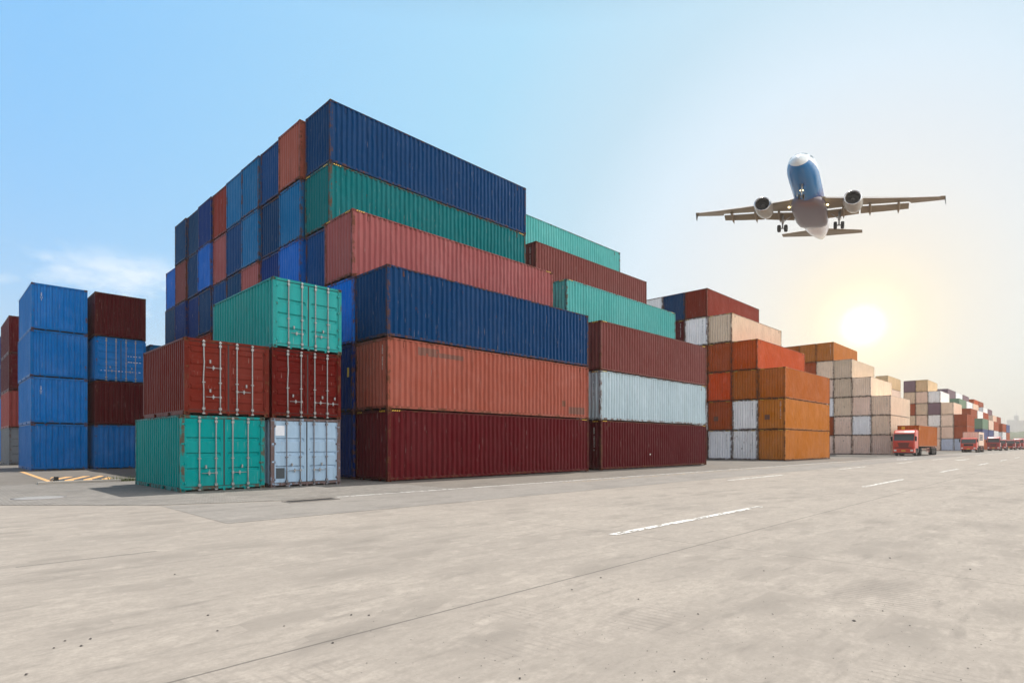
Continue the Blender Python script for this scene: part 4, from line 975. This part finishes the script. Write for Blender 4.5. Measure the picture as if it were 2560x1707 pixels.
        b = MB(); b.hexa([T(*p) for p in ((ex-1.2, ey-.14, ez+1.1), (ex-5.0, ey-.14, ez+.75), (ex-5.0, ey+.14, ez+.75), (ex-1.2, ey+.14, ez+1.1), (ex-2.4, ey-.12, ez+1.35), (ex-5.4, ey-.12, ez+1.35), (ex-5.4, ey+.12, ez+1.35), (ex-2.4, ey+.12, ez+1.35))]); b.build('pylon', UND, e_)
        # tailplane
        b = MB(); rg = []
        for y, xl, xt in ((.5, -32.0, -36.0), (6.22, -35.3, -36.9)): rg.append(foil(xl, xt, s*y, 1.0+y*.09, .3-.03*y))
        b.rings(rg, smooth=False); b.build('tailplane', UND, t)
        # main gear
        gx, gy = -17.7, s*3.8; g = empty('main_gear', (0, 0, 0)); g.parent = t
        b = MB(); b.tube((gx, gy, -1.2), (gx, gy, -2.9), .17); b.tube((gx, gy, -2.7), (gx, gy, -3.72), .11); b.tube((gx, gy-.62, -3.70), (gx, gy+.62, -3.70), .09)
        b.tube((gx, gy, -2.7), (gx, gy-s*1.55, -1.35), .07); b.tube((gx+.05, gy, -2.4), (gx-.9, gy, -1.3), .06); b.tube((gx-.25, gy, -2.6), (gx-.25, gy, -3.5), .05)
        b.mapv(T); b.build('strut', STR, g)
        b = MB(); b.box(gx-.55, gx+.55, gy+s*.22-.02, gy+s*.22+.02, -2.55, -1.3); b.mapv(T); b.build('gear_door', UND, g)
        for d in (-1, 1):
            b = MB(); pr = [(.25, -.2), (.5, -.215), (.57, -.14), (.58, 0), (.57, .14), (.5, .215), (.25, .2)]
            b.rings([[(gx+math.cos(a)*r_, gy+d*.47+yy, -3.70+math.sin(a)*r_) for a in (2*math.pi*k/24 for k in range(24))] for r_, yy in pr]); b.mapv(T); b.build('wheel', TY, g)
        # landing light at the wing root
        b = MB(); ctr = (-13.6, s*2.5, -1.55)
        for fx in (0,): b.rings([[(ctr[0]+.1+u, ctr[1]+math.cos(a)*r_, ctr[2]-.35+math.sin(a)*r_) for a in (2*math.pi*k/12 for k in range(12))] for u, r_ in ((0, .15), (.06, .13), (.09, .05))])
        b.mapv(T); b.build('landing_light', LL, t)
    b = MB(); rg = []
    for z, xl, xt in ((1.6, -29.5, -36.2), (7.6, -35.0, -37.6)):
        c = xl-xt; rg.append([T(xl-u*c, v*(.28-.02*z), z) for u, v in ((0, 0), (.1, .6), (.35, 1), (1, .04), (1, -.04), (.35, -1), (.1, -.6))])
    b.rings(rg, smooth=False); b.build('tail_fin', m.mat, t)
    # nose gear
    g = empty('nose_gear', (0, 0, 0)); g.parent = t
    b = MB(); b.tube((-5.07, 0, -1.9), (-5.07, 0, -3.1), .10); b.tube((-5.07, 0, -3.0), (-5.07, 0, -3.85), .07); b.tube((-5.07, -.3, -3.83), (-5.07, .3, -3.83), .06); b.tube((-5.07, 0, -3.0), (-5.9, 0, -2.0), .05); b.mapv(T); b.build('strut', STR, g)
    for d in (-1, 1):
        b = MB(); b.rings([[(-5.07+math.cos(a)*r_, d*.26+yy, -3.83+math.sin(a)*r_) for a in (2*math.pi*k/20 for k in range(20))] for r_, yy in ((.15, -.09), (.34, -.1), (.38, 0), (.34, .1), (.15, .09))]); b.mapv(T); b.build('wheel', TY, g)
        b = MB(); b.box(-5.9, -4.9, d*.32-.015, d*.32+.015, -2.6, -1.98); b.mapv(T); b.build('gear_door', m.mat, g)
        b = MB(); b.rings([[(-4.95+u, d*.16+math.cos(a)*r_, -2.95+math.sin(a)*r_) for a in (2*math.pi*k/10 for k in range(10))] for u, r_ in ((0, .06), (.05, .055), (.07, .02))]); b.mapv(T); b.build('taxi_light', LL, g)
PLANEQ = [80.05, 26.57, 39.128, -2.927, -.066, -.042, .934, .955, -.241, -.023]
LL = plain('lit_lamp', (1, .85, .5), .3, emit=(1, .78, .35), estr=7)
airliner()

# ------------------------------------------------------------------ far hills, towers, road wall, haze
def camdir(x):
    k = (x-1280)/FPX; c_, s_ = math.cos(YAW), math.sin(YAW); v = Vector((k*c_+s_, -k*s_+c_, 0)); return v, math.sqrt(1+k*k)
hm = MB(); cols = []
rnd = random.Random(11)
for i in range(60):
    x = 2300+i*16; v, n_ = camdir(x); d = 900
    hgt = 900*(37-6*math.exp(-((x-2500)/60)**2)+5*math.sin(x*.02)+3*math.sin(x*.07+1))/FPX*1.0
    cols.append([(v*d+Vector((0, 0, 0))).to_tuple()[:2]+(-.5,), (v*(d*1.02)).to_tuple()[:2]+(hgt*.6,), (v*(d*1.06)).to_tuple()[:2]+(hgt+rnd.uniform(-1, 1),), (v*(d*1.4)).to_tuple()[:2]+(hgt*.8,), (v*(d*1.7)).to_tuple()[:2]+(-.5,)])
hm.rings(cols, closed=False, caps=False)
def hillmat():
    m = NT('wooded_hill'); g = m.new('ShaderNodeNewGeometry'); v = g.outputs['Position']
    m.link(m.mix(m.noise(v, .06, 8, .75), (.018, .035, .014), (.10, .14, .05)), m.b.inputs['Base Color']); m.b.inputs['Roughness'].default_value = .9
    m.bump(m.noise(v, .12, 6, .7), 1.0, 4.0); return m.mat
tag(hm.build('hill', hillmat()), kind='structure')
TWM = plain('pale_facade', (.62, .64, .66), .7); WIN = plain('facade_windows', (.16, .19, .22), .3)
for (x, w_, h_, lb) in ((2528, 22, 82, 'widest pale office tower beyond the wooded hill'), (2541, 12, 96, 'slim pale tower with a mast beyond the wooded hill'), (2551, 24, 80, 'pale flat-topped block at the right end beyond the hill')):
    v, n_ = camdir(x); P_ = v*1900; tw = empty('office_tower', (P_.x, P_.y, 0), math.atan2(v.y, v.x)); tag(tw, lb, 'office tower', 'towers beyond the hill')
    b = MB(); b.box(-12, 12, -w_/2, w_/2, 0, h_); b.build('facade', TWM, tw)
    b = MB()
    for k in range(6, int(h_/4)): b.box(-12.15, -12.02, -w_/2+1.2, w_/2-1.2, k*4, k*4+1.5)
    tag(b.build('window_band', WIN, tw), kind='stuff')
    if w_ == 12: b = MB(); b.tube((0, 0, h_), (0, 0, h_+22), .8, .3); b.build('mast', TWM, tw)
# low wall / viaduct and grass strip at the far right
v1, _ = camdir(2500); v2, _ = camdir(2680)
def farbox(name, d1, d2, z0, z1, thick, mat, label, cat):
    a_ = v1*d1; b_ = v2*d2; dd = (b_-a_); o = empty(name, (a_.x, a_.y, 0), math.atan2(dd.y, dd.x)); tag(o, label, cat)
    b = MB(); b.box(0, dd.length, 0, thick, z0, z1); b.build('parapet', mat, o)
    b = MB()
    for k in range(int(dd.length/12)+1): b.box(k*12, k*12+1.2, .2, thick-.2, 0, z0)
    tag(b.build('pier', mat, o), kind='stuff')
farbox('viaduct', 330, 330, 3.0, 4.6, 6, plain('viaduct_concrete', (.30, .31, .32), .8), 'low grey road viaduct crossing below the hill at the right edge', 'viaduct')
b = MB(); a_ = v1*300; b_ = v2*300; c1 = v1*328; c2 = v2*328
b.add([(a_.x, a_.y, .02), (b_.x, b_.y, .02), (c2.x, c2.y, 1.6), (c1.x, c1.y, 1.6)], [(0,1,2,3)]); tag(b.build('verge', plain('verge_grass', (.12, .20, .05), .9, var=.3, vscale=.5)), kind='structure')

hz_ = MB(); hz_.box(-400, 2400, -2400, 1400, -1, 140)
m = bpy.data.materials.new('haze'); m.use_nodes = True; t_ = m.node_tree
for n in list(t_.nodes): t_.nodes.remove(n)
o_ = t_.nodes.new('ShaderNodeOutputMaterial'); pv = t_.nodes.new('ShaderNodeVolumePrincipled')
pv.inputs['Color'].default_value = (1, .93, .84, 1); pv.inputs['Density'].default_value = .00042; pv.inputs['Anisotropy'].default_value = .0
t_.links.new(pv.outputs[0], o_.inputs['Volume'])
tag(hz_.build('haze', m), None, None, None, 'stuff')
